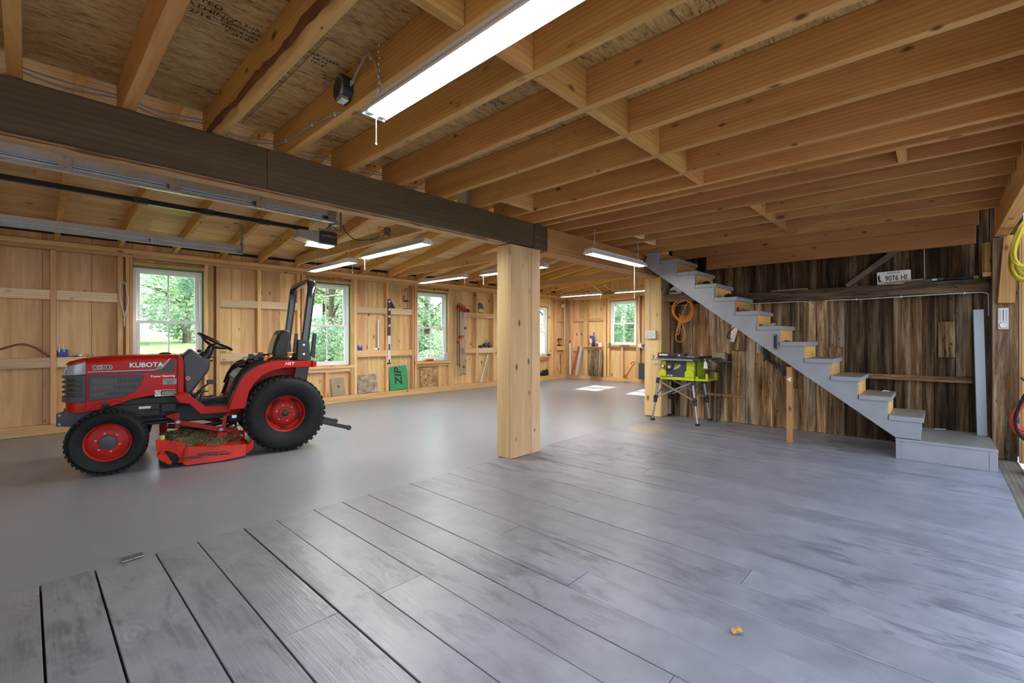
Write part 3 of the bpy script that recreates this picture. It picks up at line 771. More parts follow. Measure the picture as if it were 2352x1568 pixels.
t = thing('stair_platform', 'low grey painted box platform at the foot of the staircase', 'platform', (5.855,-.04,0))
q = MB(); q.box(0, .92, -.34, .348, .188, .208); q.build('platform_top', 'stair_top', t, bevel=.003, seg=1)
q = MB(); q.box(-.002,.018,-.348,.349,.186,.2085); q.build('front_edging','stair_grey',t,bevel=.002,seg=1)
q = MB(); q.box(.002,.02,-.29,.305,.0125,.1855); q.build('front_board','stair_grey',t,bevel=.002,seg=1)
for a, b in ((-.345,-.291),(.306,.346)):
    q = MB(); q.box(.0,.92,a,b,.0125,.1855); q.build('side_board','stair_grey',t,bevel=.002,seg=1)
t = thing('stair_prop', 'narrow pine prop post standing on the floor under the staircase', 'post', (5.93,1.232,0))
q = MB(); q.box(-.02,.02,-.029,.029,.0125,.868); q.build('prop_stud','fir_z',t,bevel=.002,seg=1)
q = MB(); q.add([(-.0215,.0285,.73),(-.0215,-.020,.757),(-.0215,-.016,.695)],[(0,1,2)]); q.build('white_label','decal_white',t)
t = thing('rain_gutter', 'pale blue-grey metal channel standing upright on the stair platform', 'gutter', (6.62,-.325,.209))
q = MB(); q.add([],[])
pr = [(-.036,-.02),(-.040,.03),(-.036,.03),(-.032,-.016),(.032,-.016),(.036,.03),(.040,.03),(.036,-.02)]
q.prism([(v,u) for u,v in pr], 0, 1.275, 'z'); o = q.build('metal_channel','gutter',t); o.rotation_euler.x = R(-1.2)

# ================================================================ shop lights
def chain(mb, p, q_, n):
    p, q_ = Vector(p), Vector(q_); L_ = (q_-p)/n
    for i in range(n):
        c = p + L_*(i+.5); h = L_.length*.62; a = Vector((1,0,0)) if i % 2 else Vector((0,1,0)); u = L_.normalized()
        mb.tube([c + u*h*math.cos(g)+a*.006*math.sin(g) for g in [2*PI*k/8 for k in range(8)]], .0013, 4, True)
def shoplight(lab, x, y, z, Lh=1.22, W=.118, along='y', top=None, pull=-1, tube='tube_far', cf=.8):
    """hung two tube shop light; z = underside of the tubes"""
    t = thing('shop_light', lab, 'light', (x,y,z), 0 if along == 'y' else -PI/2, 'hanging fluorescent shop lights')
    w = W/2; h = Lh/2
    q = MB(); pr = [(-w,0.004),(-w,.014),(-w*.52,.052),(w*.52,.052),(w,.014),(w,.004),(w*.97,.004),(w*.5,.046),(-w*.5,.046),(-w*.97,.004)]
    q.prism(pr, -h, h, 'y'); q.box(-w*.45,w*.45,-h+.03,h-.03,.0525,.07)
    q.build('reflector','lamp_white',t)
    for s in (-1,1):
        q = MB(); q.prism([(-w,0),(-w,.015),(-w*.52,.054),(w*.52,.054),(w,.015),(w,0)], s*h, s*(h+.006), 'y'); q.build('end_cap','lamp_white',t)
    for s in (-1,1):
        q = MB(); q.tube([(s*w*.48,-h+.03,.022),(s*w*.48,h-.03,.022)], .0165, 10); q.build('tube_lamp',tube,t,smooth=True)
        for e in (-1,1):
            q = MB(); q.box(s*w*.48-.014,s*w*.48+.014,e*(h-.028),e*(h-.004),.003,.044); q.build('lamp_holder','white_plastic',t)
    if top:
        for e in (-1,1):
            q = MB(); chain(q, (0,e*h*cf,top-z), (0,e*h*cf,.115), max(3,int((top-z-.11)/.028)))
            q.tube([(0,e*h*cf-.03,.066),(0,e*h*cf,.115),(0,e*h*cf+.03,.066)], .0014, 4); q.build('hanging_chain','steel',t)
    py, pl = pull if isinstance(pull, tuple) else (pull*(h-.02), .12)
    q = MB(); q.tube([(0,py,.01),(0,py,-pl)], .0022 if pl < .2 else .004, 6); q.ball((0,py,-pl-.005),.006,8,6); q.build('pull_cord','cable_white',t)
    return t
shoplight('large near shop light hanging under the joists above the plank floor', 1.088, .935, 2.205, Lh=1.90, W=.114, top=2.545, pull=1, tube='tube', cf=.955)
shoplight('shop light hanging in front of the reddish beam near the stair top', 4.70, 2.72, 2.09, along='x', top=2.37, pull=(.40,.40), tube='tube')
shoplight('shop light close to the window behind the rollbar, past the garage door opener', 2.84, 6.03, 2.15, top=2.44, pull=-1)
shoplight('shop light next to the garage door opener, its near end close to the dark beam', 2.66, 4.22, 2.105, top=2.44, pull=1)
shoplight('shop light above the window with the red caulk tube on its sill', 4.86, 6.19, 2.17, top=2.44, pull=-1)
shoplight('shop light half hidden behind the lone boxed post', 4.66, 4.36, 2.12, top=2.44, pull=1)
shoplight('shop light in the far corner hanging before the spray bottle shelf', 9.62, 6.62, 2.255, top=2.56, pull=-1)
shoplight('shop light hanging before the far end window, reaching behind the saw-side post', 9.6, 5.0, 2.255, top=2.56, pull=-1)

# ================================================================ electrical bits on the timbers
def cable(name, lab, pts, r=.0045, mat='cable_grey', n=6, cat='cable', sm=5, staples=()):
    t = thing(name, lab, cat, pts[0])
    o = Vector(pts[0]); P = [Vector(p)-o for p in pts]
    q = MB(); q.tube(smoothpath(P, sm) if sm else P, r, n); q.build('cord_run', mat, t, smooth=True)
    for s in staples:
        k = MB(); s = Vector(s)-o; k.box(s.x-.004,s.x+.004,s.y-.006,s.y+.006,s.z-.01,s.z+.01); k.build('staple','white_plastic',t)
    return t
for kk,(dz,lab) in enumerate(((0,'grey cable draped along the joist ends above the dark beam'),(.022,'second grey cable running just over the first above the dark beam'))):
    pts = []
    for i in range(0,7):
        x = JX[i]; pts.append((x+.02, 3.263+kk*.014, 2.502+dz))
        if i < 6: pts.append(((JX[i]+JX[i+1])/2, 3.268+kk*.02, 2.478+dz*1.8-.012*(i%3)))
    cable('power_cable', lab, pts, .005, 'cable_grey')
cable('power_cable','grey cable stapled along a ceiling joist down to the dark beam',[(1.124,2.30,2.385),(1.122,2.45,2.40),(1.122,2.62,2.42),(1.122,2.8,2.425),(1.122,3.0,2.44),(1.122,3.22,2.47)],.005,staples=((1.121,2.34,2.387),(1.121,2.62,2.42),(1.121,3.0,2.44)))
cable('light_cord','grey cord looping from the dark cable box to the near shop light',[(1.10,2.125,2.45),(1.10,2.11,2.455),(1.10,2.05,2.50),(1.10,1.97,2.535),(1.10,1.92,2.50),(1.115,1.885,2.40),(1.125,1.87,2.30)],.0055,staples=((1.10,2.12,2.46),(1.10,1.935,2.51)))
t = thing('junction_box','dark metal cable box with a bent cover on the joist above the near shop light','junction box',(1.13,2.21,2.46))
q = MB(); q.prism([(.07*math.cos(a)*.9, .07*math.sin(a)) for a in [R(22.5+45*k) for k in range(8)]], -.052, -.002, 'x'); q.build('box_body','charcoal',t,bevel=.003)
q = MB(); q.tube([(-.056,.05*math.cos(g),.055*math.sin(g)) for g in [R(100+k*12) for k in range(14)]], .007, 6); q.build('cover_rim','dull_steel',t)
q = MB(); q.box(-.06,-.02,-.045,.01,-.072,-.05); q.build('mounting_plate','steel',t,bevel=.003)
t = thing('junction_box','grey square junction box fixed to a joist end just above the dark beam','junction box',(2.772,3.19,2.48))
q = MB(); q.box(-.045,-.002,-.055,.055,-.062,.062); q.build('box_body','grey_plastic',t,bevel=.004); q = MB(); q.box(-.05,-.0455,-.06,.06,-.067,.067); q.build('box_cover','almond',t,bevel=.003)
t = thing('plug_box','metal outlet box with an orange plug on the level tie beam beside the opener','outlet',(3.09,5.02,2.52))
q = MB(); q.box(-.035,-.002,-.04,.04,-.055,.055); q.build('box_body','dull_steel',t,bevel=.003); q = MB(); q.box(-.075,-.036,-.0,.045,-.03,.02); q.build('orange_plug','orange',t,bevel=.006)
q = MB(); q.tube(smoothpath([(-.07,.03,.0),(-.10,.06,.05),(-.06,.09,.07),(-.02,.05,.05)],5),.003,5); q.build('plug_wire','black',t)
t = thing('outlet_box','almond four-socket outlet box with a switch on the post by the table saw','outlet',(6.493,3.175,1.243))
q = MB(); q.box(-.052,-.001,-.088,.088,-.063,.063); q.build('box_body','almond',t,bevel=.005)
q = MB(); q.box(-.058,-.0525,-.083,.083,-.058,.058); q.build('face_plate','white_plastic',t,bevel=.002)
for a in (.045,-.005):
    for b in (.024,-.024):
        q = MB(); q.lathe([(.017,-.0605),(.017,-.0582)],(0,a,b),'x',14); q.build('socket','almond',t)
q = MB(); q.box(-.064,-.0582,-.056,-.048,-.01,.012); q.build('toggle_switch','grey_plastic',t)
cable('power_cable','white cable running down the post to the four-socket outlet box',[(6.489,3.21,1.31),(6.489,3.205,1.5),(6.489,3.21,1.7),(6.489,3.205,1.9),(6.489,3.215,2.05),(6.489,3.235,2.095)],.007,'cable_white',staples=((6.487,3.206,1.55),(6.487,3.206,1.84)))
cable('power_cable','white cable tacked along the underside of the barn wall girt',[(6.66,-.372,1.30+.12),(6.66,-.37,1.60),(6.66,-.35,1.655),(6.66,-.2,1.662),(6.66,.3,1.655),(6.66,.7,1.647),(6.66,.96,1.652),(6.66,1.0,1.62)],.005,'cable_white',staples=((6.659,-.2,1.662),(6.659,.3,1.655),(6.659,.7,1.648)))
cable('power_cable','short white cable bending under the girt behind the stair treads',[(6.66,1.13,1.58),(6.66,1.17,1.632),(6.66,1.25,1.652),(6.66,1.5,1.655),(6.66,1.9,1.655)],.005,'cable_white')
cable('power_cable','grey cable hanging straight down the barn boards above the girt',[(6.775,.11,1.82),(6.775,.112,2.0),(6.775,.115,2.3)],.005,'cable_grey')
cable('power_cable','white electrical cable hung in a long loop beside the window by the tractor',[(.90,8.026,1.42),(.905,8.02,1.5),(.868,8.018,1.70),(.86,8.018,1.86),(.872,8.018,1.93),(.90,8.018,1.945),(.925,8.018,1.91),(.933,8.018,1.80),(.945,8.018,1.72),(.935,8.018,1.60),(.912,8.018,1.5),(.905,8.022,1.34)],.0065,'cable_white')
cable('power_cable','thin cable running down the stud to the blue box by the tractor hood',[(.268,8.03,1.66),(.269,8.03,1.4),(.268,8.03,1.13),(.275,8.05,1.03)],.004,'cable_white')
cable('power_cable','short white cable end curling under the shelf near the green panel',[(5.40,8.03,.80),(5.44,8.03,.77),(5.45,8.03,.6),(5.45,8.03,.5)],.006,'cable_white')
cable('power_cable','white cable drooping below the sill of the window behind the rollbar',[(3.36,8.01,.60),(3.6,8.0,.585),(3.9,8.0,.575),(4.08,8.01,.59),(4.15,8.01,.55)],.006,'cable_white')
cable('power_cable','white conduit cable in the far corner running down from the round box',[(10.83,8.03,2.24),(10.84,8.025,2.1),(10.82,8.02,1.7),(10.83,8.02,1.3),(10.82,8.03,1.0)],.012,'cable_white')
cable('power_cable','white conduit cable beside the far end window down to a wall box',[(10.93,5.70,2.24),(10.925,5.71,2.0),(10.925,5.70,1.6),(10.925,5.69,1.2),(10.93,5.66,1.03)],.012,'cable_white')
cable('power_cable','white cable dropping from the far tie beam to the corner shop light',[(9.2,5.98,2.42),(9.3,5.97,2.38),(9.5,6.0,2.34),(9.58,6.02,2.33)],.008,'cable_white')
cable('power_cable','white cable dropping from the far tie beam to the shop light at the end window',[(9.2,5.66,2.42),(9.3,5.65,2.36),(9.5,5.64,2.33),(9.58,5.60,2.33)],.008,'cable_white')

# ================================================================ garage door tracks and opener
def track(lab, y, xe, z0, flip, straps):
    t = thing('door_track', lab, 'track', (xe,y,z0), 0, 'galvanised garage door tracks')
    q = MB(); h = .115
    pr = [(-.004,h),(.04,h),(.04,h-.004),(0,h-.004),(0,.060),(.052,.056),(.056,.05),(.056,.008),(.05,.002),(.0,-.004),(-.006,.0),(-.006,.016),(-.002,.016),(-.002,.004),(.046,.007),(.051,.012),(.051,.046),(.046,.050),(-.004,.054)]
    q.prism(pr, -4.9, 0, 'x'); 
    q.build('rail','steel',t)
    for x in straps:
        q = MB(); q.box(x-.035,x+.035,-.009,-.0045,.0,h); 
        q.build('strap','steel',t,bevel=.002,seg=1)
        for zz in (.02,h-.02):
            q = MB(); q.lathe([(.007,-.013),(.007,-.0092)],(x,0,zz),'y',8); q.build('bolt','dull_steel',t)
    return t
t = track('upper galvanised door track hung close under the dark beam', 4.32, 2.10, 2.325, 1, (-1.92,-1.31,-.70))
q = MB(); q.box(-.10,-.02,-.012,.0,.0,.125); q.bar((-.015,.03,.0),(-.015,.03,.36),.03,.004,(0,1,0)); q.bar((-.02,.0,.02),(-.02,.28,.36),.03,.004); q.box(-.03,.005,-.01,.08,-.02,.02); q.build('end_bracket','dull_steel',t)
q = MB(); q.tube([(-.22+.004*k,.10+.018*math.cos(k*.9),-.01+.018*math.sin(k*.9)) for k in range(28)],.003,5); q.build('tension_spring','dull_steel',t)
t = track('lower galvanised door track running along the top of the window wall', 6.86, 2.0, 2.325, -1, (-.95,))
q = MB(); q.bar((-.01,-.02,.05),(-.10,.0,.36),.03,.004); q.bar((-.01,.0,.0),(-.01,.0,.40),.03,.004,(0,1,0)); q.box(-.02,.0,-.05,.01,.0,.14); q.build('end_bracket','dull_steel',t)
t = thing('door_opener','garage door opener with a frosted lens hung at the end of its black rail','door opener',(2.30,5.6,2.40))
q = MB(); q.box(-5.2,.05,-.02,.02,.09,.14); q.build('drive_rail','gloss_black',t,bevel=.006)
for x in (-1.55,-1.0,-.45): 
    q = MB(); q.box(x-.06,x+.06,-.024,.024,.086,.144); q.build('rail_joint','black',t,bevel=.004)
q = MB(); q.box(.14,.36,-.13,.13,-.055,.10); q.build('motor_case','charcoal',t,bevel=.02,seg=3)
q = MB(); q.loft([[(.139,-.12,-.055),(.139,.12,-.055),(.139,.12,.095),(.139,-.12,.095)],[(-.10,-.09,-.01),(-.10,.09,-.01),(-.10,.09,.085),(-.10,-.09,.085)]]); q.build('light_lens','smoke_plastic',t,bevel=.012)
q = MB(); q.box(.05,.33,-.10,.10,-.068,-.0565); q.build('lamp_window','opener_lamp',t)
q = MB(); q.box(.12,.42,-.14,-.115,.102,.122); q.box(.12,.42,.115,.14,.102,.122); q.bar((.40,-.125,.11),(.40,-.125,.42),.03,.004,(0,1,0)); q.bar((.26,-.125,.11),(.26,-.125,.36),.03,.004,(0,1,0)); q.box(.2,.3,-.14,.14,.123,.127); q.build('hanger_bracket','dull_steel',t)
q = MB(); q.tube(smoothpath([(.20,-.13,.12),(.26,-.16,.17),(.34,-.15,.13)],6),.006,6); q.build('wire_loop','black',t)
text('CHAMBERLAIN',.030,'silver_decal','brand_lettering',t,frame((.25,-.1315,.045),(1,0,0),(0,0,1)))
cable('opener_cable','black cord sagging from the door opener to the plug box on the tie beam',[(2.70,5.43,2.60),(2.745,5.42,2.52),(2.80,5.3,2.42),(2.90,5.15,2.41),(2.98,5.09,2.44),(3.0,5.09,2.47)],.006,'black',cat='cord')
# ink stamps on the loft deck
def stamp(lines, x, y, size, rz=0, ax=1.3, lab=None):
    for i, s in enumerate(lines):
        text(s, size, 'ink', 'stamp_lettering', bpy.data.objects['ceiling'], frame((x, y+i*size*1.3, 2.5625), (1,0,0), (0,-1,0)), depth=.0006, ax=ax)
stamp(['RATED','SHEATHING','32/16'], .49, 2.17, .038, ax=1.2)
stamp(['PS 2-10','EXPOSURE 1','THICKNESS','0.451 IN'], .66, 2.21, .026, ax=1.25)
stamp(['CSA O325','2R32','1F16'], .99, 2.19, .026, ax=1.4)
stamp(['SIZED','FOR'], 1.09, 2.33, .024, ax=1.1)
stamp(['PS 2-10','EXPOSURE 1','32/16'], 1.41, 3.00, .028, ax=1.3)
stamp(['THIS SIDE','DOWN'], 1.84, 3.05, .026)
stamp(['THIS SIDE','DOWN','16'], 1.82, 1.85, .034)
# ================================================================ tractor (local X forward, Y towards its own left = the camera side, Z up)
TR = thing('tractor', 'red compact tractor with a mower deck and black roll bar on the concrete', 'tractor', (1.973,5.571,0), math.atan2(.172,-.985))
def tp(name, mat, q, parent=TR, **k): return q.build(name, mat, parent, **k)
def mirror(fn):
    for s in (1,-1): fn(s)
def rsec(x, w, zb, zt, r, n=4, pinch=0):
    """rounded-top section across Y at station x"""
    pts = [(x,-w+pinch,zb)]
    for i in range(n+1):
        a = PI - (PI/2)*i/n; pts.append((x,-w+r+r*math.cos(a), zt-r+r*math.sin(a)))
    for i in range(n+1):
        a = PI/2 - (PI/2)*i/n; pts.append((x,w-r+r*math.cos(a), zt-r+r*math.sin(a)))
    pts.append((x,w-pinch,zb))
    return pts
# hood
q = MB()
q.loft([rsec(.925,.250,.665,1.030,.05),rsec(1.05,.252,.655,1.034,.05),rsec(1.25,.252,.625,1.031,.05),rsec(1.45,.250,.560,1.024,.055),rsec(1.585,.247,.528,1.012,.06)])
tp('hood','red_paint',q,smooth=True,ang=50)
q = MB(); q.loft([rsec(1.586,.246,.985,1.012,.02),rsec(1.64,.238,.972,1.004,.025),rsec(1.70,.22,.955,.985,.02),rsec(1.722,.20,.955,.968,.008)])
tp('hood_nose','red_paint',q,smooth=True,ang=50)
q = MB(); q.loft([rsec(1.587,.244,.868,.984,.01),rsec(1.65,.236,.866,.972,.02),rsec(1.71,.215,.864,.954,.03),rsec(1.742,.18,.862,.90,.02)])
tp('headlight','lens',q,smooth=True,ang=50)
q = MB(); q.loft([rsec(1.587,.247,.528,.618,.003),rsec(1.66,.24,.528,.618,.003),rsec(1.715,.20,.535,.618,.003),rsec(1.735,.12,.545,.618,.003)])
tp('nose_skirt','red_paint',q,smooth=True,ang=50)
# front grille: dark backing and bars wrapping the nose
q = MB(); q.loft([rsec(1.587,.232,.62,.86,.003),rsec(1.66,.222,.62,.86,.003),rsec(1.72,.18,.62,.86,.003),rsec(1.74,.12,.62,.86,.003)])
tp('grille_backing','lens_dark',q)
q = MB()
for z0, z1 in ((.619,.668),(.700,.716),(.745,.762),(.790,.806),(.832,.862)):
    q.loft([rsec(1.588,.246,z0,z1,.003),rsec(1.66,.237,z0,z1,.003),rsec(1.725,.20,z0,z1,.003),rsec(1.762,.10,z0,z1,.003)])
q.box(1.588,1.615,.228,.248,.62,.86); q.box(1.588,1.615,-.248,-.228,.62,.86)
tp('front_grille','charcoal',q,smooth=True)
def side(s):
    q = MB(); q.prism([(1.570,.850),(1.185,.846),(1.186,.800),(1.215,.735),(1.255,.688),(1.31,.655),(1.37,.640),(1.570,.627)], s*.2495, s*.258,'y')
    g = tp('side_grille','charcoal',q,bevel=.003,seg=1)
    q = MB()
    for za, zb, xb in ((.778,.822,1.205),(.722,.762,1.235),(.664,.704,1.285)):
        q.prism([(1.55,za),(1.55,zb),(xb,zb),(xb+.03,za)], s*.2582, s*.2595,'y')
    q.build('grille_slot','lens_dark',g)
    q = MB()
    for za, zb, xb in ((.782,.818,1.215),(.726,.758,1.245),(.668,.700,1.30)):
        for k in range(9): 
            xx = xb + k*.018; q.box(xx, xx+.009, s*.2588, s*.2605, za, zb)
    q.build('grille_mesh','engine',g)
    # decals
    q = MB(); q.prism([(1.575,.868),(.945,.858),(.945,.995),(.962,.995),(1.035,.898),(1.10,.882),(1.575,.884)], s*.2525, s*.2535,'y'); tp('side_stripe','charcoal',q)
    q = MB(); q.prism([(1.575,.886),(1.10,.885),(1.046,.898),(.988,.995),(.976,.995),(1.036,.905),(1.10,.892),(1.575,.893)], s*.2526, s*.2540,'y'); tp('stripe_edge','silver_decal',q)
    # lower flare with the dark round outlet
    q = MB(); q.prism([(1.56,.530),(1.50,.605),(1.41,.617),(1.30,.605),(1.44,.555)], s*.245, s*.272,'y'); fl = tp('hood_flare','red_paint',q,bevel=.008)
    q = MB(); q.lathe([(.032,s*.272),(.032,s*.276),(.025,s*.276),(.022,s*.270)],(1.450,0,.584),'y',20); q.build('outlet_hole','gloss_black',fl)
    # post behind the hood
    q = MB(); q.prism([(.922,1.024),(.890,1.024),(.872,.96),(.872,.60),(.922,.585)], s*.18, s*.262,'y'); tp('cowl_post','red_paint',q,bevel=.008)
mirror(side)
q = MB(); q.box(.873,.921,-.2,.2,1.005,1.024); tp('cowl_post','red_paint',q,bevel=.006)
for s in (1,-1):
    d = (-s,0,0)
    text('KUBOTA',.062,'decal_white','maker_lettering',TR,frame((1.160,s*.2546,.938),d,(0,0,1)),.002,1.02,offset=.002)
    text('KUBOTA',.062,'ink','maker_lettering_outline',TR,frame((1.160,s*.2530,.938),d,(0,0,1)),.001,1.02,offset=.005)  # printed dark outline around the pale letters
    text('B1700',.045,'ink','number_lettering',TR,frame((1.474,s*.2538,.925),d,(0,0,1)),.002,1.12,offset=.0012)
    text('B1700',.045,'decal_white','number_outline',TR,frame((1.474,s*.2522,.925),d,(0,0,1)),.001,1.12,offset=.005)
    text('Power Steering',.030,'decal_white','steering_lettering',TR,frame((1.035,s*.2530,.826),d,(0,0,1)),.001,1.0,offset=.0008)
    q = MB(); q.box(.928,1.035,s*.2525,s*.2535,.742,.797); st = tp('sticker','grey_plastic',q)
    for k, w in enumerate((.04,.03,.035,.02)):
        q = MB(); q.box(.982-w,.982+w,s*.2536,s*.2541,.780-k*.011,.784-k*.011); q.build('print_line','ink',st)
    q = MB(); q.box(.942,1.098,s*.2525,s*.2535,.632,.692); st = tp('sticker','decal_white',q)
    q = MB(); q.box(.945,1.052,s*.2536,s*.2540,.638,.688); q.build('black_panel','ink',st)
    q = MB(); q.lathe([(.021,s*.2536),(.021,s*.2541),(.017,s*.2541),(.017,s*.2536)],(1.076,0,.667),'y',18,True); q.bar((1.062,s*.2539,.681),(1.090,s*.2539,.653),.004,.001,(0,1,0)); q.build('warning_ring','ink',st)
    for k in range(4):
        q = MB(); q.box(.952,1.045,s*.2541,s*.2544,.645+k*.009,.648+k*.009); q.build('print_line','decal_white',st)
# dashboard cowl
q = MB(); prof = [(.890,1.020),(.866,1.034),(.812,1.090),(.760,1.040),(.715,.992),(.646,.975),(.652,.90),(.664,.855),(.740,.745),(.826,.612),(.868,.66)]
a_ = [(x, -.225, z) for x, z in prof]
q.prism(prof, -.225, .225, 'y'); tp('dashboard','charcoal',q,bevel=.022,seg=3,smooth=True)
q = MB(); q.box(.866,.90,-.20,.20,1.018,1.030); tp('hood_seal','black',q,bevel=.005)
for s in (1,-1):
    q = MB(); q.lathe([(.019,s*.225),(.019,s*.229)],(.838,0,.792),'y',18); b = tp('round_badge','decal_white',q); q = MB(); q.lathe([(.0165,s*.2291),(.0165,s*.2305)],(.838,0,.792),'y',18); q.build('badge_face','red_plastic',b)
q = MB(); q.lathe([(.045,0),(.05,.012),(.02,.02)],(1.02,.05,1.032),'z',16); tp('filler_cap','black',q)
# steering
ax_ = Vector((-.172,0,.293)).normalized() if False else Vector((-.505,0,.863)); cen = Vector((.592,0,1.156)); u_ = Vector((.863,0,.505)); v_ = Vector((0,1,0))
q = MB(); q.tube([cen+u_*.172*math.cos(2*PI*k/40)+v_*.172*math.sin(2*PI*k/40) for k in range(40)], .0155, 10, True); sw = tp('steering_wheel','gloss_black',q,smooth=True)
q = MB(); h_ = cen-ax_*.055
for a in (90,210,330): q.tube([h_, h_+(u_*.09*math.cos(R(a))+v_*.09*math.sin(R(a)))+ax_*.02, cen+u_*.168*math.cos(R(a))+v_*.168*math.sin(R(a))], [.018,.014,.012], 8)
q.build('spoke','gloss_black',sw,smooth=True)
q = MB(); q.tube([h_+ax_*.02,h_-ax_*.04],[.03,.036],14); q.build('wheel_hub','gloss_black',sw,smooth=True)
q = MB(); q.tube([h_-ax_*.03,Vector((.655,0,1.03)),Vector((.70,0,.985))],[.034,.042,.06],12); tp('steering_column','black',q,smooth=True)
q = MB(); q.tube([(.69,.03,1.01),(.72,.12,1.045),(.735,.16,1.06)],.006,6); q.ball((.737,.165,1.064),.016,10,8); tp('throttle_lever',['black'],q,smooth=True)
q = MB(); q.ball((.742,.12,1.062),.017,10,8); tp('red_knob','orange_red',q,smooth=True)
q = MB(); q.tube([(.66,.1,.965),(.625,.13,.955)],.008,6); q.tube([(.64,-.05,.99),(.60,-.08,.985)],.006,6); tp('key_switch','black',q)
# pedals
q = MB(); q.tube([(.80,.19,.60),(.70,.21,.70),(.655,.215,.735)],.010,6); q.box(.60,.68,.175,.255,.725,.765); tp('clutch_pedal','black',q,bevel=.006)
q = MB(); q.tube([(.76,-.12,.56),(.71,-.14,.63)],.009,6); q.box(.67,.745,-.18,-.10,.62,.635); q.tube([(.74,.1,.53),(.72,.12,.62),(.70,.12,.64)],.008,6); q.box(.66,.72,.09,.15,.635,.645); tp('brake_pedal','black',q,bevel=.004)
# floor boards and red step rail
def step(s):
    q = MB(); q.prism([(.945,.645),(.905,.660),(.842,.650),(.706,.523),(.498,.517),(.498,.447),(.742,.452),(.835,.562),(.91,.575)], s*.425, s*.452,'y')
    q.prism([(.945,.650),(.905,.665),(.842,.655),(.835,.63),(.91,.59)], s*.22, s*.425,'y')
    tp('step_rail','red_paint',q,bevel=.006)
    q = MB(); q.prism([(.835,.642),(.704,.519),(.495,.514),(.495,.500),(.71,.505),(.84,.628)], s*.13, s*.424,'y')
    fb = tp('floor_board','black',q)
    q = MB()
    for k in range(9):
        x = .505+.022*k; q.bar((x,s*.15,.517),(x+.02,s*.41,.5185),.010,.006)
    for k in range(5):
        x = .72+.022*k; z = .538+.0205*k; q.bar((x,s*.15,z),(x,s*.41,z),.008,.006)
    q.build('tread_rib','rubber',fb)
mirror(step)
# fenders
FO = [(.525,.486),(.495,.560),(.462,.660),(.420,.770),(.372,.845),(.312,.893),(.245,.925),(.17,.945),(.08,.951),(-.10,.951),(-.255,.949)]
FI = [(-.255,.880),(-.10,.882),(.02,.879),(.12,.860),(.225,.810),(.295,.735),(.340,.655),(.358,.575),(.365,.486)]
def fender(s):
    q = MB(); q.prism(FO+FI, s*.535, s*.556,'y')
    f = tp('fender','red_paint',q,bevel=.006)
    q = MB()
    sec = []
    for x, z in FO: sec.append((x,z))
    inn = [(x-.016*(1 if z < .9 else .3), z-.016) for x, z in FO]
    q.prism(sec + inn[::-1], s*.27, s*.534,'y'); q.build('fender_top','red_paint',f)
    q = MB(); q.prism([(.50,.486),(.462,.655),(.415,.765),(.365,.84),(.305,.885),(.24,.915),(.17,.933),(-.255,.935),(-.255,.80),(-.10,.60),(.15,.52),(.30,.43),(.50,.43)], s*.262, s*.278,'y'); q.build('inner_panel','rim_red',f)
    q = MB(); q.prism([(-.256,.878),(-.295,.885),(-.295,.942),(-.256,.951)], s*.50, s*.57,'y'); q.build('tail_corner','red_paint',f,bevel=.004); 
    q = MB(); q.prism([(-.2965,.89),(-.302,.89),(-.302,.938),(-.2965,.938)], s*.51, s*.56,'y'); q.build('red_reflector','red_plastic',f)
    # dark rubber edging
    q = MB(); q.tube([(x+.006,s*.545,z+.008) for x, z in FO[2:8]],[.012,.016,.02,.022,.02,.012],8); q.tube([(x+.006,s*.30,z+.006) for x, z in FO[1:8]],.016,8); q.build('fender_edging','gloss_black',f,smooth=True)
    q = MB(); q.tube(smoothpath([(.16,s*.46,.955),(.11,s*.47,.985),(.0,s*.47,.987),(-.07,s*.46,.985),(-.10,s*.45,.957)],4),.016,8); q.build('grab_handle','gloss_black',f,smooth=True)
    text('HST',.040,'decal_white','transmission_lettering',f,frame((-.03,s*.5575,.923),(-s,0,0),(0,0,1)),.001,1.25,offset=.001,shear=.3)
mirror(fender)
# seat deck, seat
q = MB(); q.loft([[(x,-.262,z),(x,.262,z),(x,.262,z-.20),(x,-.262,z-.20)] for x, z in ((.44,.78),(.40,.83),(.34,.875),(.26,.905),(.12,.92),(-.20,.92))]); tp('seat_deck','black',q,bevel=.01)
q = MB(); q.prism([(.50,.486),(.44,.76),(.30,.76),(.30,.486)],-.20,.20,'y'); tp('transmission_cover','rim_red',q,bevel=.015)
q = MB(); q.ball((.34,.10,.905),(.075,.05,.035),12,8); q.tube([(.30,.18,.90),(.275,.20,.935)],.007,6); q.ball((.272,.20,.942),.017,10,8); tp('deck_lever',['gloss_black'],q,smooth=True)
q = MB(); q.ball((.272,.201,.943),.0185,10,8); tp('red_knob','red_plastic',q,smooth=True)
st = bpy.data.objects.new('seat',None); COL.objects.link(st); st.parent = TR
q = MB(); q.box(-.10,.32,-.215,.215,.925,.985); q.build('seat_cushion','gloss_black',st,bevel=.028,seg=3,smooth=True)
bk = [(.02,.965),(.065,1.0),(.045,1.12),(.0,1.245),(-.03,1.285),(-.095,1.285),(-.115,1.25),(-.085,1.05),(-.075,.965)]
q = MB(); q.prism(bk,-.20,.20,'y'); q.build('seat_back','black',st,bevel=.03,seg=3,smooth=True)
q = MB(); q.prism([(.0722,1.02),(.05,1.13),(.012,1.235),(.004,1.232),(.042,1.127),(.064,1.018)],-.155,.155,'y'); q.build('back_pad','gloss_black',st,bevel=.006,smooth=True)
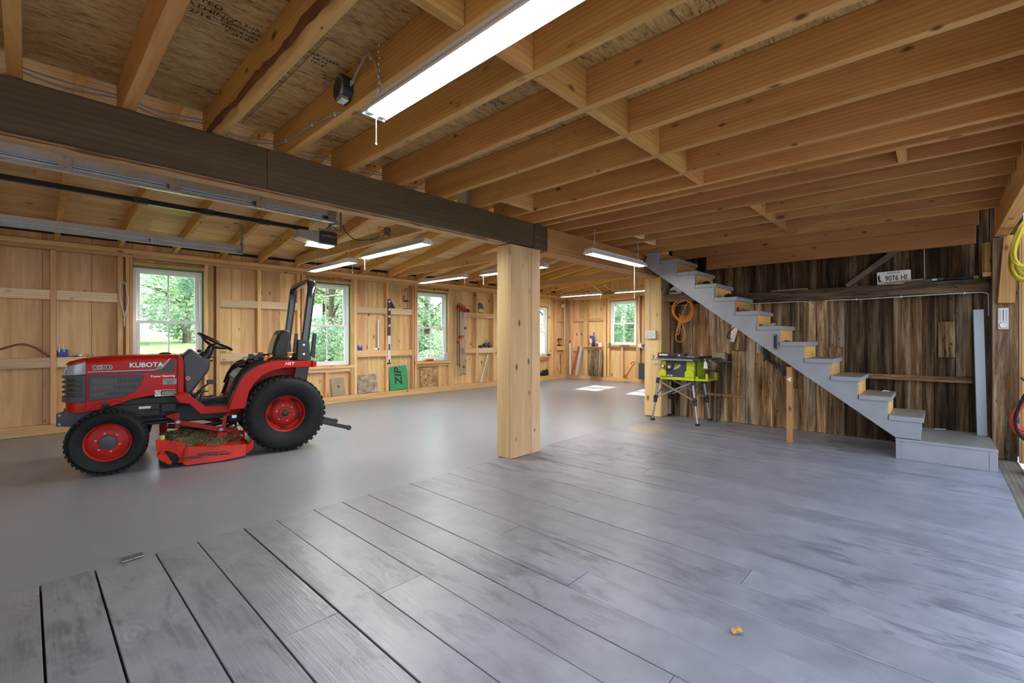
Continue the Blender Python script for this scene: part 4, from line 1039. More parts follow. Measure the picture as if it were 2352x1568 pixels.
# levers and lamps by the seat
for x, z, yy, m_ in ((.285,1.0,.25,'black'),(.24,.985,.26,'black'),(.195,1.015,.25,'black')):
    q = MB(); q.tube([(x+.02,yy,.93),(x,yy,z)],.007,6); q.box(x-.02,x+.025,yy-.018,yy+.018,z-.03,z+.025); tp('control_lever',m_,q,bevel=.008)
for x, z in ((.150,.985),(.105,.99)):
    q = MB(); q.tube([(x+.02,.28,.94),(x,.28,z-.02)],.006,6); q.tube([(x+.012,.28,z-.035),(x,.28,z),(x-.006,.28,z+.022)],[.016,.02,.014],8); tp('yellow_lever_grip','amber',q,smooth=True)
for s in (1,-1):
    q = MB(); q.lathe([(.036,-.032),(.040,-.01),(.040,.0)],(-.085,s*.33,1.0),'x',18); q.lathe([(.036,.032),(.040,.01),(.040,.0)],(-.085,s*.33,1.0),'x',18); l_ = tp('indicator_lamp','amber',q,smooth=True)
    q = MB(); q.box(-.095,-.075,s*.33-.012,s*.33+.012,.945,.963); q.build('lamp_stalk','black',l_)
q = MB(); q.lathe([(.045,-.20),(.05,-.17),(.05,-.12),(.04,-.10)],(0,.36,.99),'x',16); tp('work_lamp','black',q,smooth=True)
# roll bar
q = MB()
pth = [(-.175,.475,.96),(-.20,.475,1.15),(-.255,.475,1.62),(-.268,.475,1.73),(-.273,.455,1.79),(-.276,.40,1.825),(-.277,.30,1.832),(-.277,-.30,1.832),(-.276,-.40,1.825),(-.273,-.455,1.79),(-.268,-.475,1.73),(-.255,-.475,1.62),(-.20,-.475,1.15),(-.175,-.475,.96)]
sec = []
P = [Vector(p) for p in pth]
for i, p in enumerate(P):
    tg = (P[min(i+1,len(P)-1)]-P[max(i-1,0)]).normalized(); n1 = Vector((1,0,.11)).normalized(); n1 = (n1 - tg*n1.dot(tg)).normalized(); n2 = tg.cross(n1)
    a, b = .040, .026
    ring = []
    for sx, sy in ((-1,-.6),(-.6,-1),(.6,-1),(1,-.6),(1,.6),(.6,1),(-.6,1),(-1,.6)): ring.append(tuple(p + n1*a*sx + n2*b*sy))
    sec.append(ring)
q.loft(sec); rb = tp('roll_bar','gloss_black',q,smooth=True,ang=50)
for s in (1,-1):
    q = MB(); q.prism([(-.115,.955),(-.125,1.18),(-.235,1.165),(-.255,.955)], s*.505, s*.518,'y'); q.prism([(-.115,.955),(-.125,1.18),(-.235,1.165),(-.255,.955)], s*.437, s*.446,'y'); br = q.build('mount_plate','black',rb,bevel=.004)
    for zz in (1.02,1.12):
        q = MB(); q.lathe([(.014,s*.518),(.014,s*.527),(.007,s*.530)],(-.18,0,zz),'y',10); q.build('bolt','steel',br,smooth=True)
    q = MB(); q.prism([(-.12,.954),(-.25,.954),(-.20,.60),(-.05,.60)], s*.445, s*.50,'y'); q.build('lower_leg','black',rb,bevel=.004)
    q = MB(); q.prism([(-.262,1.0),(-.29,1.25),(-.325,1.25),(-.305,.97)], s*.44, s*.475,'y'); q.build('stop_arm','black',rb,bevel=.004)
# chassis
q = MB(); q.box(.45,1.62,-.10,.10,.34,.56); q.box(.9,1.55,-.15,.15,.50,.62); q.box(-.16,.48,-.15,.15,.30,.62); q.tube([(0,-.30,.395),(0,.30,.395)],.085,16); tp('chassis','engine',q,bevel=.012)
def eng(s):
    q = MB(); q.box(1.06,1.42,s*.15,s*.19,.44,.56); q.tube([(.60,s*.18,.56),(1.05,s*.19,.50),(1.48,s*.17,.485)],.010,6); q.tube([(.9,s*.20,.41),(1.40,s*.19,.40)],.017,8); q.tube([(.9,s*.19,.37),(1.38,s*.18,.365)],.015,8); q.box(.93,1.05,s*.10,s*.2,.47,.55); tp('side_frame','engine',q,bevel=.005)
    q = MB(); q.box(1.13,1.22,s*.1905,s*.192,.515,.537); tp('serial_plate','decal_white',q)
mirror(eng)
q = MB(); q.box(1.36,1.47,-.36,.36,.24,.31); q.box(1.33,1.50,-.10,.10,.28,.42); tp('front_axle','engine',q,bevel=.015)
def brk(s):
    q = MB(); q.prism([(1.55,.545),(1.725,.548),(1.787,.525),(1.787,.412),(1.715,.404),(1.60,.37),(1.55,.37)], s*.17, s*.186,'y'); b = tp('front_bracket','charcoal',q,bevel=.003)
    for zz in (.508,.43): 
        q = MB(); q.lathe([(.010,s*.187),(.010,s*.190)],(1.765,0,zz),'y',10); q.build('bolt','ochre',b)
    q = MB(); q.prism([(1.56,.37),(1.70,.37),(1.72,.30),(1.66,.26)], s*.12, s*.16,'y'); tp('bracket_foot','rim_red',q,bevel=.004)
mirror(brk)
q = MB(); q.box(1.55,1.73,-.169,.169,.40,.53); tp('front_weight_box','engine',q,bevel=.01)
# wheels
def wheel(name, x, yc, rt, rw, w, n, rows, front):
    t = bpy.data.objects.new(name,None); COL.objects.link(t); t.parent = TR; t.location = (x, yc, rt); h = w/2
    s = 1
    q = MB(); prof = [(rw-.01,-h*.62),(rw,-h*.72),(rw+(rt-rw)*.30,-h*.97),(rw+(rt-rw)*.62,-h),(rt-.045,-h*.93),(rt-.020,-h*.74),(rt-.012,0),(rt-.020,h*.74),(rt-.045,h*.93),(rw+(rt-rw)*.62,h),(rw+(rt-rw)*.30,h*.97),(rw,h*.72),(rw-.01,h*.62)]
    q.lathe(prof,(0,0,0),'y',56,cap=None); ty = q.build('tyre','rubber',t,smooth=True,ang=60)
    q = MB()
    for k in range(n):
        a0 = 2*PI*k/n
        for j in range(rows):
            yy = -h*.80 + 1.6*h*(j+.5)/rows; a = a0 + (PI/n if j % 2 else 0)
            edge = abs(yy)/h
            rr = rt - .006 - (.010 if edge > .6 else 0)
            da = (PI/n)*.62; ww = .8*h/rows*.80
            vs = []
            for r_ in (rr-.02, rr+.003):
                for aa, y2 in ((a-da,yy-ww),(a+da,yy-ww),(a+da,yy+ww),(a-da,yy+ww)): vs.append((r_*math.sin(aa), y2, r_*math.cos(aa)))
            q.add(vs,[(0,3,2,1),(4,5,6,7),(0,1,5,4),(1,2,6,5),(2,3,7,6),(3,0,4,7)])
        for sg in (1,-1):   # shoulder lugs
            a = a0+PI/n*.5; da = (PI/n)*.5; vs = []
            for (r_, y2) in ((rt-.022, sg*h*.70),(rt-.058, sg*h*.985)):
                for aa in (a-da, a+da):
                    vs += [(r_*math.sin(aa), y2, r_*math.cos(aa)), ((r_-.016)*math.sin(aa), y2-sg*.018, (r_-.016)*math.cos(aa))]
            q.add(vs,[(0,1,3,2),(4,6,7,5),(0,2,6,4),(1,5,7,3),(0,4,5,1),(2,3,7,6)])
    q.build('tread_lug','rubber',ty)
    for sg in (1,-1):
        q = MB()
        if front:
            prof = [(rw+.006,h*.74),(rw+.012,h*.66),(rw-.004,h*.62),(rw-.02,h*.52),(rw-.028,h*.30),(.115,h*.42),(.10,h*.50),(.062,h*.50),(.055,h*.44),(0.001,h*.44)]
        else:
            prof = [(rw+.008,h*.76),(rw+.013,h*.66),(rw-.006,h*.60),(rw-.022,h*.50),(rw-.03,h*.05),(.145,-h*.02),(.128,h*.10),(.10,h*.20),(.06,h*.22),(.055,h*.30),(0.001,h*.30)]
        q.lathe([(r_, sg*y_) for r_, y_ in prof],(0,0,0),'y',44,cap=None); rm = q.build('rim','rim_red',t,smooth=True,ang=35)
        q = MB()
        if front: q.lathe([(.060,sg*h*.50),(.058,sg*h*.60),(.03,sg*h*.66),(.001,sg*h*.66)],(0,0,0),'y',24)
        else: q.lathe([(.034,sg*h*.30),(.034,sg*h*.40),(.022,sg*h*.46),(.001,sg*h*.46)],(0,0,0),'y',20)
        q.build('hub','charcoal' if front else 'engine',rm,smooth=True)
        for k in range(6):
            a = 2*PI*k/6+.25; r_ = .083 if front else .085; y0 = sg*h*(.50 if front else .22)
            q = MB(); q.lathe([(.010,y0),(.010,y0+sg*.010),(.005,y0+sg*.013)],(r_*math.sin(a),0,r_*math.cos(a)),'y',8); q.build('wheel_bolt','dull_steel',rm)
        if not front:
            q = MB()
            for k in range(5):
                a = 2*PI*k/5+.6
                q.tube([(.152*math.sin(a+g),sg*(h*.045+.002),.152*math.cos(a+g)) for g in (-.28,-.14,0,.14,.28)],[.004,.010,.011,.010,.004],6)
            q.build('rim_slot','black',rm)
    return t
for s in (1,-1):
    wheel('rear_wheel', 0.0, s*.455, .397, .20, .29, 40, 4, False)
    wheel('front_wheel', 1.415, s*.475, .285, .173, .205, 40, 3, True)
# mower deck
dk = bpy.data.objects.new('mower_deck',None); COL.objects.link(dk); dk.parent = TR
out = [(1.07,.30),(1.06,.44),(.97,.545),(.885,.60),(.70,.615),(.45,.60),(.365,.56),(.335,.44),(.36,.20),(.36,-.20),(.335,-.44),(.40,-.58),(.70,-.60),(.88,-.58),(1.03,-.46),(1.07,-.30)]
q = MB(); q.loft([[(x,y,.035) for x,y in out],[(x*.985+.01,y*.985,.125) for x,y in out],[((x-.7)*.93+.7,y*.93,.152) for x,y in out],[((x-.7)*.6+.7,y*.7,.168) for x,y in out]])
q.build('deck_shell','orange_red',dk,smooth=True,ang=35)
q = MB(); q.prism([(1.085,.275),(.99,.255),(.862,.212),(.89,.10),(.90,.06),(.94,.13),(1.0,.16),(1.08,.17)], .585,.60,'y'); q.build('front_skirt','orange_red',dk,bevel=.004)
sk = MB(); sk.loft([[(.888,.625,.030),(.860,.632,.012),(.60,.638,.010),(.378,.622,.028)],[(.868,.605,.178),(.84,.612,.182),(.60,.615,.150),(.372,.602,.138)],[(.868,.598,.178),(.84,.604,.182),(.60,.607,.150),(.372,.594,.138)],[(.880,.615,.030),(.855,.622,.012),(.60,.628,.010),(.378,.612,.028)]])
sk.build('side_skirt','orange_red',dk,bevel=.003)
q = MB(); rr = random.Random(4)
for k in range(16):
    x = .50+.021*k; z = .085+rr.uniform(-.018,.018); q.bar((x,.6245,z),(x+.07+rr.uniform(0,.03),.627,z+rr.uniform(-.004,.004)),.003,rr.uniform(.003,.012))
q.build('grease_smear','grease_and_backing',dk)
q = MB(); q.prism([(.36,.04),(.31,.09),(.305,.168),(.318,.17),(.345,.13),(.42,.115),(.42,.06)],.56,.60,'y'); q.build('rear_lug','orange_red',dk,bevel=.004)
# grass clippings heaped on the deck
q = MB(); g = []; nx, ny = 26, 30; rr = random.Random(8)
for i in range(nx+1):
    for j in range(ny+1):
        x = .40+.66*i/nx; y = -.50+1.06*j/ny
        ed = min(1, min(i,nx-i,j,ny-j)/4)
        hh = .150+ed*(.03+.085*math.exp(-((x-.93)**2+(y-.25)**2)/.03)+.05*math.exp(-((x-.52)**2+(y-.2)**2)/.03)+.03*math.sin(x*23)*math.sin(y*17)+rr.uniform(-.008,.012))
        g.append((x+rr.uniform(-.008,.008),y+rr.uniform(-.008,.008),hh))
q.add(g,[(i*(ny+1)+j,(i+1)*(ny+1)+j,(i+1)*(ny+1)+j+1,i*(ny+1)+j+1) for i in range(nx) for j in range(ny)])
for k in range(1500):
    x = rr.uniform(.42,1.04); y = rr.uniform(-.1,.56); z = .19+rr.uniform(-.02,.03)+.08*math.exp(-((x-.93)**2+(y-.25)**2)/.03)+.04*math.exp(-((x-.52)**2+(y-.2)**2)/.03); a = rr.uniform(0,PI); l_ = rr.uniform(.015,.04)
    q.add([(x,y,z),(x+l_*math.cos(a),y+l_*math.sin(a),z+rr.uniform(-.006,.010)),(x+l_*math.cos(a)-.003,y+l_*math.sin(a)+.003,z)],[(0,1,2)])
o = q.build('grass_clippings','clipping',dk,fix=False); o['kind'] = 'stuff'
for x, y in ((.60,.32),(.88,.15),(.72,-.3)):
    q = MB(); q.lathe([(.09,.15),(.09,.195),(.06,.215),(.02,.225)],(x,y,0),'z',20); q.build('pulley_cover','rim_red',dk,smooth=True)
q = MB(); q.box(.52,.60,.36,.44,.20,.248); q.build('belt_guard','orange_red',dk,bevel=.004); q = MB(); q.box(.60,.66,.30,.36,.19,.225); q.build('belt_guard','orange_red',dk,bevel=.004)
# gauge wheels in forks
for x, y, r_ in ((1.0,.565,.074),(1.0,-.565,.074)):
    q = MB(); q.box(x+.005,x+.075,y-.05,y+.03,.16,.262); q.tube([(x+.04,y-.01,.10),(x+.04,y-.01,.19)],.032,12); fk = q.build('wheel_fork','orange_red',dk,bevel=.004)
    q = MB(); q.prism([(x+.08,.135),(x+.01,.135),(x-.035,.05),(x-.02,.03),(x+.055,.085)],y+.026,y+.036,'y'); q.prism([(x+.08,.135),(x+.01,.135),(x-.035,.05),(x-.02,.03),(x+.055,.085)],y-.046,y-.036,'y'); q.box(x+.012,x+.078,y-.04,y+.03,.125,.137); q.build('fork_plate','orange_red',fk,bevel=.003)
    q = MB(); q.lathe([(.022,-.024),(r_*.75,-.028),(r_-.004,-.022),(r_,-.008),(r_,.008),(r_-.004,.022),(r_*.75,.028),(.022,.024)],(x-.015,y-.005,r_),'y',24); q.build('gauge_wheel','rubber',fk,smooth=True)
    q = MB(); q.tube([(x+.04,y-.02,.2625),(x+.04,y-.02,.30)],.022,10); q.build('fork_spindle','ochre',fk)
# lift linkage
def lift(s):
    q = MB(); q.bar((.925,s*.31,.378),(.565,s*.33,.262),.014,.045,(0,0,1)); q.bar((.565,s*.33,.262),(.36,s*.34,.205),.014,.04); l_ = tp('lift_arm','rim_red',q,bevel=.003)
    for x, z in ((.92,.378),(.565,.262)):
        q = MB(); q.lathe([(.02,s*.34),(.02,s*.352),(.01,s*.356)],(x,0,z),'y',12); q.build('pivot_bolt','dull_steel',l_)
    q = MB(); q.prism([(.955,.46),(.905,.46),(.905,.31),(.94,.31)],s*.27,s*.30,'y'); q.prism([(1.02,.44),(.955,.46),(.94,.38)],s*.2,s*.29,'y'); tp('lift_bracket','rim_red',q,bevel=.003)
    q = MB(); q.bar((.545,s*.32,.27),(.525,s*.31,.40),.012,.035); q.bar((.525,s*.31,.40),(.36,s*.28,.44),.012,.03); tp('lift_link','rim_red',q,bevel=.003)
    q = MB(); q.bar((.37,s*.36,.14),(.36,s*.34,.30),.012,.02); q.box(.40,.47,s*.34,s*.37,.18,.235); tp('rear_hanger','rim_red',q,bevel=.003)
    q = MB(); q.tube(smoothpath([(.44,s*.33,.24),(.42,s*.34,.29),(.40,s*.34,.28),(.41,s*.34,.23)],5),.005,5); q.tube([(.5,s*.25,.14+.05),(.44,s*.27,.22)],.008,6); tp('clip_pin','steel',q)
    q = MB(); q.box(.42,.47,s*.28,s*.31,.36,.40); tp('bright_bracket','steel',q,bevel=.006)
mirror(lift)
q = MB(); q.tube([(.40,0,.30),(.75,.02,.26),(1.0,.02,.30)],.024,10); tp('drive_shaft','black',q)
for s in (.26,-.26):
    q = MB(); q.bar((-.28,s,.27),(-.735,s*1.05,.118),.016,.045); q.tube([(-.735,s*1.05-.02,.118),(-.735,s*1.05+.02,.118)],.03,12); tp('hitch_arm','engine',q,bevel=.004)
# ================================================================ table saw on its folding stand
T = thing('table_saw', 'lime green portable table saw on a folding stand by the barn wall', 'table saw', (6.42,2.67,.0125))
def sp_(name, mat, q, par=None, **k): return q.build(name, mat, par or T, **k)
legs = [(-.20,.27,-.225,.345),(-.20,-.22,-.235,-.30),(.20,.27,.285,.31),(.20,-.22,.275,-.28)]
for x0, y0, x1, y1 in legs:
    A, B = Vector((x0,y0,.60)), Vector((x1,y1,.012)); mid = A.lerp(B,.46)
    q = MB(); q.tube([A, mid], .017, 10); lg = sp_('stand_leg','alu',q,smooth=True)
    q = MB(); q.tube([mid, B], .014, 10); q.build('lower_tube','alu',lg,smooth=True)
    q = MB(); q.tube([A.lerp(B,.40), A.lerp(B,.58)], .026, 8); q.box(mid.x-.03,mid.x+.03,mid.y-.022,mid.y+.022,mid.z-.012,mid.z+.012); q.build('leg_joint','black',lg)
    q = MB(); q.tube([A.lerp(B,-.02), A.lerp(B,.11)], .027, 8); q.build('top_joint','black',lg)
    q = MB(); q.box(B.x-.024,B.x+.024,B.y-.026,B.y+.026,-.0,.028); q.build('foot_cap','black',lg,bevel=.004)
def brace(i, j):
    a, b = legs[i], legs[j]
    A1, B1 = Vector((a[0],a[1],.575)), Vector((b[2]*.46+b[0]*.54, b[3]*.46+b[1]*.54, .33)); A2, B2 = Vector((b[0],b[1],.575)), Vector((a[2]*.46+a[0]*.54, a[3]*.46+a[1]*.54, .33))
    off = Vector((.012,0,0)) if abs(a[1]-b[1]) > .2 else Vector((0,.012,0))
    q = MB(); q.bar(A1-off,B1-off,.010,.022,(1,0,0) if off.x == 0 else (0,0,1)); sp_('cross_brace','bronze',q)
    q = MB(); q.bar(A2+off,B2+off,.010,.022,(1,0,0) if off.x == 0 else (0,0,1)); sp_('cross_brace','alu',q)
brace(0,1); brace(2,3); brace(0,2); brace(1,3)
q = MB(); q.prism([(-.21,.235),(-.235,-.12),(-.235,-.255),(.18,-.255),(.18,.235)],.595,.640,'z'); bs = sp_('saw_base','lime',q,bevel=.008)
q = MB(); q.box(-.20,.17,.155,.225,.641,.86); q.box(-.20,.17,-.25,-.13,.641,.86); q.box(.05,.17,-.13,.155,.641,.86); sp_('saw_housing','lime',q,bevel=.012)
for y0, y1 in ((.14,.235),(-.255,-.13)):
    q = MB(); q.prism([(y1,.6405),(y1,.70)]+[((y0+y1)/2+(y1-y0)/2*math.cos(R(a)),.70+.045*math.sin(R(a))) for a in range(0,181,30)]+[(y0,.6405)], -.245,-.205,'x'); sp_('corner_bulge','lime',q,bevel=.006)
q = MB(); q.box(-.215,.16,-.43,-.258,.60,.625); q.box(-.215,-.195,-.43,-.40,.626,.70); q.box(.10,.16,-.43,-.40,.626,.70); q.box(-.215,-.195,-.30,-.26,.626,.66); sp_('cord_rest','lime',q,bevel=.005)
q = MB(); q.box(-.205,-.17,-.128,.153,.66,.865); fp = sp_('front_panel','charcoal',q,bevel=.004)
q = MB(); q.lathe([(.055,-.206),(.055,-.228),(.045,-.232),(.0,-.232)],(0,.09,.775),'x',24); q.build('height_wheel','black',fp,smooth=True)
q = MB(); q.lathe([(.022,-.233),(.020,-.25),(.0,-.252)],(0,.09,.775),'x',16); q.build('wheel_knob','silver_decal',fp,smooth=True)
for r_, m_, w in ((.105,'lime',.006),(.13,'lime',.005),(.155,'silver_decal',.012)):
    q = MB(); q.tube([(-.2065,.09+r_*-math.cos(R(a))*1.0,.845-r_*.9*math.sin(R(a))*.75) for a in range(20,80,6)],w,6); q.build('bevel_scale',m_,fp)
q = MB(); q.box(-.235,-.205,-.128,.150,.6405,.668); q.build('lower_trim','charcoal',fp,bevel=.003)
text('RYOBI',.024,'decal_white','maker_lettering',fp,frame((-.236,.085,.655),(0,-1,0),(0,0,1)),.001,1.2,offset=.0008)
q = MB(); q.box(-.235,-.20,.170,.205,.735,.80); sw = sp_('power_switch','red_plastic',q,bevel=.004); q = MB(); q.box(-.24,-.2355,.172,.203,.772,.798); q.build('switch_top','decal_white',sw)
q = MB(); q.tube([(-.16,.24,.80),(-.16,.33,.80)],.008,8); q.tube([(-.16,.32,.80),(-.16,.35,.80)],.012,8); q.ball((-.12,.25,.72),(.05,.03,.09),10,8); sp_('side_crank','dull_steel',q,smooth=True)
q = MB(); q.box(-.19,.20,-.30,.30,.872,.905); q.box(-.19,.20,-.47,-.305,.880,.905); tt = sp_('saw_table','charcoal',q,bevel=.004)
for y in (-.22,-.1,.0,.1,.2):
    q = MB(); q.box(-.18,.19,y-.006,y+.006,.9052,.9065); q.build('table_groove','dull_steel',tt)
q = MB(); q.box(-.285,-.245,-.335,.345,.868,.888); q.box(-.245,-.195,-.33,.33,.874,.884); r_ = sp_('front_rail','alu',q,bevel=.003)
q = MB()
for k in range(36): q.box(-.2856,-.2852,-.30+.0165*k,-.297+.0165*k,.873,.883 if k%2 else .880)
q.build('rule_marks','ink',r_)
q = MB(); q.box(-.27,.2,-.34,-.28,.89,.93); q.box(-.29,-.25,-.37,-.26,.86,.90); q.tube([(-.27,-.30,.86),(-.22,-.28,.66)],.010,6); sp_('rip_fence','black',q,bevel=.004)
q = MB(); q.tube([(-.26,.31,.895),(-.22,.345,.935)],.006,6); sp_('rail_pin','black',q)
q = MB(); q.add([(-.27,-.415,.88),(-.27,-.44,.85),(-.27,-.45,.775),(-.27,-.395,.775),(-.27,-.40,.85),(-.268,-.415,.88),(-.268,-.44,.85),(-.268,-.45,.775),(-.268,-.395,.775),(-.268,-.40,.85)],[(0,1,2,3,4),(5,9,8,7,6),(0,5,6,1),(1,6,7,2),(2,7,8,3),(3,8,9,4),(4,9,5,0)]); q.tube([(-.269,-.415,.88),(-.262,-.41,.91)],.003,5); sp_('paper_tag','white_paint',q)
q = MB(); q.box(-.29,.20,-.50,-.475,.875,.889); q.tube([(-.05,-.47,.86),(.1,-.62,.862)],.006,6); sp_('extension_rail','dull_steel',q)
q = MB(); q.tube(smoothpath([(.16,-.26,.70),(.20,-.42,.72),(.21,-.47,.6),(.20,-.46,.3),(.21,-.44,.06),(.18,-.40,.012),(.14,-.42,.012)],6),.006,6); sp_('mains_cord','black',q,smooth=True)
def item(name, lab, cat, loc, rz, parts, group=None):
    """parts: (part name, material, MB, kwargs); one part only -> a single mesh"""
    if len(parts) == 1:
        n_, m_, q, k = parts[0]; o = q.build(name, m_, loc=loc, rz=rz, **k); return tag(o, lab, cat, group)
    t = thing(name, lab, cat, loc, rz, group)
    for n_, m_, q, k in parts: q.build(n_, m_, t, **k)
    return t
def B(*b): q = MB(); q.box(*b); return q
def TU(p, r, n=8, **k): q = MB(); q.tube(p, r, n, **k); return q
ZT = .0125+.9066
item('blade_guard_box','long black tool case with pale lettering lying on the table saw','case',(6.33,2.845,ZT),0,[('case_body','black',B(-.055,.055,-.135,.135,.0,.062),dict(bevel=.01)),('pale_print','decal_white',B(-.0568,-.0555,-.02,.11,.022,.046),{})])
bpy.data.objects['blade_guard_box'].name = 'tool_case'
item('tool_case','dark blue box with round emblems lying mid table saw','box',(6.33,2.645,ZT),0,[('case_body','charcoal',B(-.05,.055,-.06,.065,.0,.055),dict(bevel=.006)),('round_emblem','decal_white',MB().lathe([(.012,-.0505),(.012,-.052)],(0,.015,.028),'x',14),{})])
item('manual','loose grey and white manual pages spread on the table saw','papers',(6.30,2.488,ZT+.002),.1,[('white_page','white_paint',MB().bar((-.06,-.07,.006),(-.04,.06,.016),.11,.002),{}),('grey_page','grey_plastic',MB().bar((.04,-.08,.004),(.05,.08,.018),.10,.003),{}),('dark_page','charcoal',MB().bar((.09,-.08,.03),(.09,.08,.036),.06,.003),{})])
item('cardboard_box','plain brown board box standing behind the table saw, half over the barn boards','box',(6.70,2.235,.873),0,[('box_body','panel_tan',B(-.05,.06,-.07,.07,0,.115),dict(bevel=.003))])
q = bpy.data.objects['cardboard_box']
item('wall_bracket','dark bracket shelf on the barn wall carrying the brown board box','bracket',(6.70,2.22,.845),0,[('bracket','charcoal',B(-.05,.068,-.09,.09,0,.027),dict(bevel=.003))])
# ================================================================ cords and tools on the barn wall
def coil(name, lab, c, ry, rz_, n, r, mat, seed, tail=None, axis='x', drop=None, strands=None):
    rr = random.Random(seed); q = MB(); pts = []; N_ = 26
    for k in range(n*N_):
        a = 2*PI*k/N_; u = k/(n*N_); j = int(k/N_)
        if k % N_ == 0: oy, oz, sy, ox = rr.uniform(-.014,.014), rr.uniform(-.02,.02), rr.uniform(.86,1.06), rr.uniform(-.022,.022)
        pts.append((ox + .008*math.sin(a*2+j), oy + ry*sy*math.sin(a), oz + rz_*sy*math.cos(a) - .1*rz_*math.cos(a)**2))
    P = smoothpath(pts[::2],2)
    if tail: P = P + smoothpath([P[-1]]+[Vector(p) for p in tail],8)[1:]
    q.tube(P, r, 6); t = thing(name, lab, 'cord', c); q.build('cord_coil', mat, t, smooth=True); return t
oc = coil('extension_cord','orange extension cord coiled and hung on the barn wall above the saw',(6.625,2.745,1.615),.155,.165,8,.0062,'orange',2,
     tail=[(-.02,.05,-.16),(-.02,.06,-.26),(-.02,.10,-.38),(-.02,.09,-.46),(-.02,.02,-.47),(-.02,-.04,-.38),(-.02,.0,-.24),(-.02,.04,-.14),(-.02,-.01,-.10),(-.015,.08,-.26),(-.015,.09,-.37),(-.015,.05,-.33),(-.015,.04,-.18),(-.01,.05,-.06)])
item('shelf_hook','black steel bicycle hook holding the orange cord','hook',(6.70,2.74,1.70),0,[('hook','black',TU(smoothpath([(.07,.15,-.02),(-.02,.15,-.01),(-.03,.13,.06),(-.03,.07,.075),(-.03,.06,.02),(-.03,.14,-.20),(-.03,.14,-.30),(-.03,.10,-.33),(.06,.06,-.33)],6),.009,8),dict(smooth=True)),('arm','steel',TU([(.06,.20,-.02),(-.02,.22,-.02),(-.02,-.10,-.02),(.06,-.12,-.02)],.005,6),{})])
q = MB(); q.prism([(.0,.0),(-.12,.0)]+[(-.06+.085*math.cos(R(a)),.035+.075*math.sin(R(a))) for a in range(200,-21,-20)],-.03,.03,'x')
item('circular_saw','pale grey circular saw resting on the rough plank shelf under the stairs','saw',(6.66,2.93,1.852),0,[('blade_guard','white_paint',MB().prism([(.095*math.cos(R(a))-.06,.012+.105*math.sin(R(a))) for a in range(-6,187,12)],-.03,.03,'x'),dict(bevel=.006)),('guard_slot','charcoal',MB().prism([(.06*math.cos(R(a))-.03,.02+.04*math.sin(R(a))) for a in range(0,181,15)],-.035,-.0305,'x'),{}),('motor','charcoal',MB().tube([(-.0,-.06,.06),(.09,-.06,.06)],.045,12),{}),('sole','dull_steel',B(-.04,.07,-.18,.05,0,.004),{})])
item('circular_saw','second pale saw guard beside the first on the plank shelf, tucked under the stringer','saw',(6.66,2.64,1.852),0,[('blade_guard','lamp_white',MB().prism([(.075*math.cos(R(a)),.005+.075*math.sin(R(a))) for a in range(0,181,15)],-.025,.025,'x'),dict(bevel=.006)),('sole','dull_steel',B(-.03,.05,-.09,.09,0,.004),{})])
q = MB(); q.prism([(.05,.0),(-.04,-.03),(.02,-.25),(.078,-.24)],-.004,.0,'x')
item('hand_saw','shiny steel saw blade hung below the stair stringer','saw',(6.765,2.06,1.385),0,[('saw_blade','steel',q,{}),('hanging_nail','dull_steel',TU([(-.012,.0,.0),(.014,.0,.0)],.004,6),{}),('saw_handle','black',TU([(0,.02,-.04),(0,.10,-.12),(0,.115,-.19),(.0,.06,-.20)],.010,8),dict(smooth=True))])
item('grease_tube','grey metal cylinder hung on the barn wall below the stringer','cylinder',(6.72,1.755,1.0),0,[('tube_body','dull_steel',TU([(0,0,.015),(0,0,.19)],.030,16),dict(smooth=True,ang=50)),('tube_cap','alu',TU([(0,0,0),(0,0,.014)],.033,16),{})])
item('clamp','black spring clamp hanging on the barn wall beside the grey cylinder','clamp',(6.755,1.61,.92),0,[('jaw','black',TU(smoothpath([(0,.07,.16),(0,.06,.04),(0,.03,-.02),(0,-.01,-.06),(0,-.05,-.08),(0,-.055,-.14)],5),[.024]*10+[.018]*10+[.010]*6,8),dict(smooth=True)),('handle','gloss_black',TU(smoothpath([(0,.07,.15),(0,-.02,.16),(0,-.08,.10)],5),.02,8),dict(smooth=True)),('grip','black',TU(smoothpath([(0,.09,.1),(0,.085,0),(0,.10,-.03)],4),.016,8),{})])
item('work_glove','pair of black work gloves hung beside the stair prop','gloves',(6.765,1.455,.80),0,[('glove','black',MB().loft([[(-.015,-.03,.11),(-.015,.03,.11),(.012,.03,.11),(.012,-.03,.11)],[(-.025,-.045,.03),(-.025,.04,.03),(.012,.04,.03),(.012,-.045,.03)],[(-.03,-.05,-.04),(-.03,.045,-.04),(.012,.045,-.04),(.012,-.05,-.04)],[(-.015,-.03,-.10),(-.015,.03,-.10),(.008,.03,-.10),(.008,-.03,-.10)]]),dict(bevel=.008)),('hanging_cuff','charcoal',B(-.018,.012,-.034,.034,.105,.15),dict(bevel=.005)),('thumb','black',TU([(-.01,.04,.02),(-.012,.065,-.03)],[.014,.010],8),{})])
item('grip_bar','black rubber handle bar screwed to the grey stair stringer','handle',(5.872,1.362,1.15),0,[('grip','black',MB().prism([(.014*math.cos(R(a)),.075+.014*math.sin(R(a))) for a in range(0,181,30)]+[(.014*math.cos(R(a)),-.075+.014*math.sin(R(a))) for a in range(180,361,30)],-.012,.006,'x'),dict(bevel=.003)),('screw','steel',MB().lathe([(.006,-.015),(.006,-.0122)],(0,0,.075),'x',10).lathe([(.006,-.015),(.006,-.0122)],(0,0,-.075),'x',10),{})])
